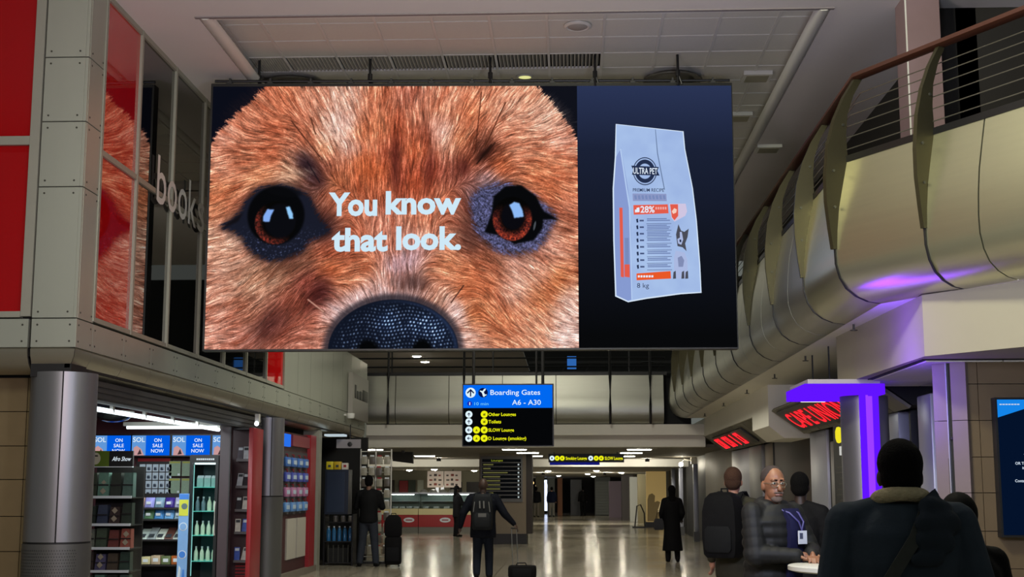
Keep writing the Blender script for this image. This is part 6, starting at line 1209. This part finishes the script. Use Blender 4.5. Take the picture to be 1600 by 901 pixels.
# ---- standing man with a backpack, walking off on the right
P4 = at(1146, 755, Y=13.2)
OL = cloth('olive_jacket', (52, 50, 40))
g4, s4, H4 = person('man with short reddish hair in an olive jacket, wearing a large black backpack', (P4.x, 13.2, 0), math.radians(150), 1.78, SK_l, HG, OL, cloth('trousers_dark', (30, 29, 28)), SH, hang, vox=.011, cv=.013, build=1.12, hair='short', hem=.74, hood=True, headyaw=math.radians(14), legs={-1: (V3(-.10, -.08, .5), V3(-.10, .02, .09)), 1: (V3(.10, .02, .49), V3(.11, .16, .11))})
def bag_on(root, s, label, w, h_, d, z0, y0, m, m2, cx=0.0, stripes=False, big=1.0):
    M_ = root.matrix_basis if root.matrix_basis else Matrix()
    rz = root.rotation_euler.z; base = Vector(root.location) + Matrix.Rotation(rz, 3, 'Z') @ (Vector((cx, y0, z0)) * s)
    t = bpy.data.objects.new('backpack', None); COL.objects.link(t); t.location = base; t.rotation_euler = (0, 0, rz); tag(t, label, 'backpack'); WLOC[t] = base
    def loc_part(name, m_, f): mb = MB(); f(mb); mb.v = [p * s for p in mb.v]; return mb.build(name, m_, t, local=True)
    loc_part('main_bag', m, lambda b: b.loft([[Vector((w / 2 * kx * f_, d * (.5 + .5 * ky * f_), z)) for kx, ky in ((-1, -.8), (0, -1), (1, -.8), (1.02, 0), (.9, .8), (0, 1), (-.9, .8), (-1.02, 0))] for z, f_ in ((0, .8), (.03, .95), (h_ * .3, 1.02), (h_ * .7, 1), (h_ * .9, .86), (h_ * .98, .6), (h_, .3))]))
    loc_part('front_pocket', m2, lambda b: b.loft([[Vector((w * .36 * kx * f_, d * (.86 + .22 * (ky + 1) / 2 * f_), z)) for kx, ky in ((-1, -1), (1, -1), (1, .4), (.7, 1), (-.7, 1), (-1, .4))] for z, f_ in ((.05, .8), (.08, 1), (h_ * .42, 1), (h_ * .48, .8))]))
    loc_part('top_handle', m2, lambda b: b.tube([(-.035, d * .25, h_ * .97), (-.03, d * .25, h_ + .03), (.03, d * .25, h_ + .03), (.035, d * .25, h_ * .97)], .009, 6))
    for q in (-1, 1): loc_part('strap', m2, lambda b: b.loft([[Vector(p) + Vector(e) for e in ((-.022, 0, 0), (.022, 0, 0), (.022, .012, .008), (-.022, .012, .008))] for p in ((q * w * .30, .01, h_ * .86), (q * w * .32, -.06, h_ * .98), (q * w * .34, -.14, h_ * 1.0), (q * w * .36, -.19, h_ * .9))]))
    if stripes:
        for q in (-1, 1): loc_part('pale_strip', mat('reflective_grey', S(104, 104, 98), .5), lambda b: b.prism([(q * .035 - .011, d * 1.0, h_ * .60), (q * .035 + .011, d * 1.0, h_ * .60), (q * .035 + .016, d * .99, h_ * .80), (q * .035 - .006, d * .99, h_ * .80)], (0, .012, 0)))
        loc_part('label_patch', mat('patch_grey', S(84, 84, 80), .5), lambda b: b.box((-.075, d * 1.07, h_ * .36), (.065, d * 1.085, h_ * .46)))
        for q in (-1, 1): loc_part('side_strip', MATS['reflective_grey'], lambda b: b.prism([(q * w * .40, d * .9, h_ * .5), (q * w * .40 + .012, d * .9, h_ * .5), (q * w * .34 + .012, d * .86, h_ * .78), (q * w * .34, d * .86, h_ * .78)], (0, .012, 0)))
    return t
BP = cloth('backpack_black', (12, 12, 14), .6); BP2 = cloth('backpack_trim', (20, 21, 23), .6)
bag_on(g4, s4, 'big black backpack on the man in the olive jacket', .36, .60, .24, .93, .155, BP, BP2)
P5 = at(1250, 760, Y=12.2)
person('person in black standing right behind the man in glasses', (P5.x, 12.2, 0), math.radians(165), 1.72, SK_d, HA, DK, DK, SH, hang, vox=.012, cv=.014, build=1.05, hair='short', hem=.74)
# ---- woman in long black coat
P6 = at(1050, 800, Y=30.2)
g6, s6, H6 = person('woman seen from behind in a long black coat, carrying a handbag', (P6.x, 30.2, 0), math.radians(182), 1.66, SK_d, HA, cloth('coat_black', (9, 9, 10)), DK, SH, {-1: ((-.24, .03, 1.12), (-.22, -.10, .98), (0, -.8, -.6)), 1: ((.25, .03, 1.12), (.24, -.06, .90), (0, -.1, -1))}, vox=.016, cv=.017, build=1.1, hair='long', coat=True, hem=.26, topname='long_coat', female=True)
t = thing('handbag', 'dark grey handbag hanging at the side of the woman in the long coat', 'bag', (P6.x - .30, 30.12, .70)); mb = MB(); mb.loft([[(P6.x - .30 + .10 * f * kx, 30.12 + .05 * f * ky, z) for kx, ky in ((-1, -1), (1, -1), (1.1, 0), (1, 1), (-1, 1), (-1.1, 0))] for z, f in ((.70, .8), (.73, 1), (.88, 1), (.95, .7))]); mb.build('bag_body', cloth('handbag_grey', (48, 48, 50)), t); MB().tube([(P6.x - .36, 30.12, .94), (P6.x - .32, 30.12, 1.12), (P6.x - .26, 30.12, 1.12), (P6.x - .24, 30.12, .94)], .008, 6).build('handle', BP, t)
# ---- centre man with backpack and trolley
P7 = at(755, 800, Y=24.3)
g7, s7, H7 = person('bald man walking away in the middle with a backpack, pulling a trolley bag', (P7.x, 24.3, 0), math.radians(180), 1.78, skinm('dark_tan', (70, 52, 42)), HA, cloth('navy_fleece', (13, 16, 24)), cloth('jeans_dark', (22, 27, 36)), SH,
    {-1: ((-.38, .05, 1.13), (-.55, .02, .95), (-.55, .1, -.8)), 1: ((.35, .06, 1.14), (.40, .04, .90), (.1, -.1, -1))}, vox=.013, cv=.015, build=1.32, hair=None, hem=.72, legs={-1: (V3(-.10, -.06, .5), V3(-.11, .02, .09)), 1: (V3(.10, .02, .48), V3(.10, .20, .12))})
bag_on(g7, s7, 'dark grey backpack with pale strips on the walking man', .36, .62, .20, .86, .15, cloth('pack_grey', (26, 28, 30), .6), cloth('pack_trim', (34, 36, 38), .6), stripes=True)
P8 = at(816, 901, Y=24.05)
t = thing('trolley_bag', 'low black trolley bag pulled by the walking man', 'suitcase', (P8.x, 23.95, 0))
bc = P8.x; mb = MB(); mb.rbox((bc - .24, 23.8, .045), (bc + .25, 24.1, .27), .045); mb.build('case', cloth('case_black', (12, 12, 13), .5), t); MB().rbox((bc - .16, 23.785, .08), (bc + .17, 23.80, .22), .02).build('front_pocket', BP2, t)
hz = V3(P7.x + .985 * .56, 24.28, .88)
for dx in (-.045, .045): MB().tube([(bc - .12 + dx, 24.06, .26), (hz.x - .0 + dx, 24.26, .90)], .008, 6).build('pull_rod', mat('rod_grey', S(130, 130, 128), .3, .7), t)
MB().tube([(hz.x - .055, 24.26, .90), (hz.x + .055, 24.26, .90)], .014, 8).build('grip', M_black, t)
for dx in (-.18, .19): MB().loft([[(bc + dx + e, 24.05 + .035 * math.cos(2 * PI * k / 12), .036 + .035 * math.sin(2 * PI * k / 12)) for k in range(12)] for e in (-.012, .012)]).build('wheel', M_black, t)
MB().tube([(bc - .1, 23.92, .27), (bc - .08, 23.92, .31), (bc + .06, 23.92, .31), (bc + .08, 23.92, .27)], .012, 6).build('carry_handle', BP2, t)
# ---- woman in black by the counters, man at the rack, suitcase
P9 = at(714, 800, Y=46.0)
person('woman in black with long hair waiting at the ice cream counters', (P9.x, 46.0, 0), math.radians(120), 1.70, SK_d, HA, DK, DK, SH, {-1: ((-.2, -.12, 1.12), (-.08, -.28, 1.1), (.6, -.7, .2)), 1: ((.22, -.08, 1.12), (.1, -.28, 1.12), (-.6, -.7, .2))}, vox=.02, cv=.02, build=1.05, hair='long', hem=.66, female=True)
P10 = at(576, 800, Y=28.2)
person('man in dark jacket and jeans seen from behind, browsing the wire rack', (P10.x, 28.2, 0), math.radians(178), 1.86, skinm('tan', (110, 80, 64)), HA, cloth('jacket_black2', (16, 17, 18)), cloth('jeans_grey', (44, 48, 56)), SH, {-1: ((-.26, -.06, 1.14), (-.2, -.30, 1.2), (.1, -1, .2)), 1: ((.26, -.06, 1.14), (.2, -.30, 1.22), (-.1, -1, .2))}, vox=.016, cv=.017, build=1.08, hair='short', hem=.84, legs={-1: (V3(-.12, -.02, .49), V3(-.16, .02, .09)), 1: (V3(.12, -.02, .49), V3(.16, .02, .09))})
P11 = at(614, 885, Y=28.1)
t = thing('suitcase', 'black upright suitcase standing beside the man at the rack', 'suitcase', (P11.x, 28.1, 0))
MB().rbox((P11.x - .17, 27.98, .05), (P11.x + .17, 28.22, .62), .05).build('case', cloth('case_black', (12, 12, 13), .5), t); MB().rbox((P11.x - .13, 27.965, .12), (P11.x + .13, 27.98, .40), .02).build('front_pocket', BP2, t)
for dx in (-.13, .13):
    MB().ball((P11.x + dx, 28.05, .028), (.025, .03, .028)).build('wheel', M_black, t); MB().tube([(P11.x + dx * .6, 28.20, .6), (P11.x + dx * .6, 28.20, 1.02)], .009, 6).build('pull_rod', MATS['rod_grey'], t)
MB().tube([(P11.x - .09, 28.2, 1.02), (P11.x + .09, 28.2, 1.02)], .013, 6).build('grip', M_black, t)
t = thing('travel_bag', 'black bag with red trim strapped on top of the suitcase', 'bag', (P11.x, 28.08, .62)); mb = MB(); mb.loft([[(P11.x + .17 * f * kx, 28.08 + .10 * f * ky, z) for kx, ky in ((-1, -.8), (0, -1), (1, -.8), (1.05, 0), (1, .8), (0, 1), (-1, .8), (-1.05, 0))] for z, f in ((.62, .85), (.66, 1), (.9, 1.02), (1.0, .85), (1.06, .5))]); mb.build('bag_body', BP, t); MB().rbox((P11.x - .185, 28.0, .70), (P11.x - .165, 28.12, .95), .01).build('red_trim', cloth('trim_red', (96, 26, 30)), t); MB().tube([(P11.x - .05, 28.06, 1.04), (P11.x - .04, 28.06, 1.09), (P11.x + .05, 28.06, 1.09), (P11.x + .06, 28.06, 1.04)], .01, 6).build('handle', BP2, t)
# ---- far walkers
FP = [(838, 79, 'far walker in a dark jacket and pale trousers, left of the pair', (18, 19, 22), (120, 112, 100), 1.72, -.2), (862, 80, 'far walker in a navy jacket and light trousers, right of the pair', (24, 30, 52), (140, 136, 126), 1.72, .1), (829, 86, 'far worker in a bright yellow safety vest', (190, 206, 40), (40, 40, 44), 1.7, 0.0), (911, 82, 'far walker in black crossing the dark doorway', (10, 10, 11), (12, 12, 13), 1.74, .3), (826, 74, 'far person in black at the left opening, half hidden by the pillar', (12, 12, 13), (14, 14, 16), 1.7, .2)]
for k, (px, Y, lab, c1, c2, h_, a) in enumerate(FP):
    p = at(px, 790, Y=Y); person(lab, (p.x, Y, 0), PI + a, h_, SK_d if k != 1 else SK_l, HA, cloth('far_top_%d' % k, c1), cloth('far_legs_%d' % k, c2), SH, hang, vox=.03, cv=.03, hair='short', hem=.82, build=1.1, group='far walkers')
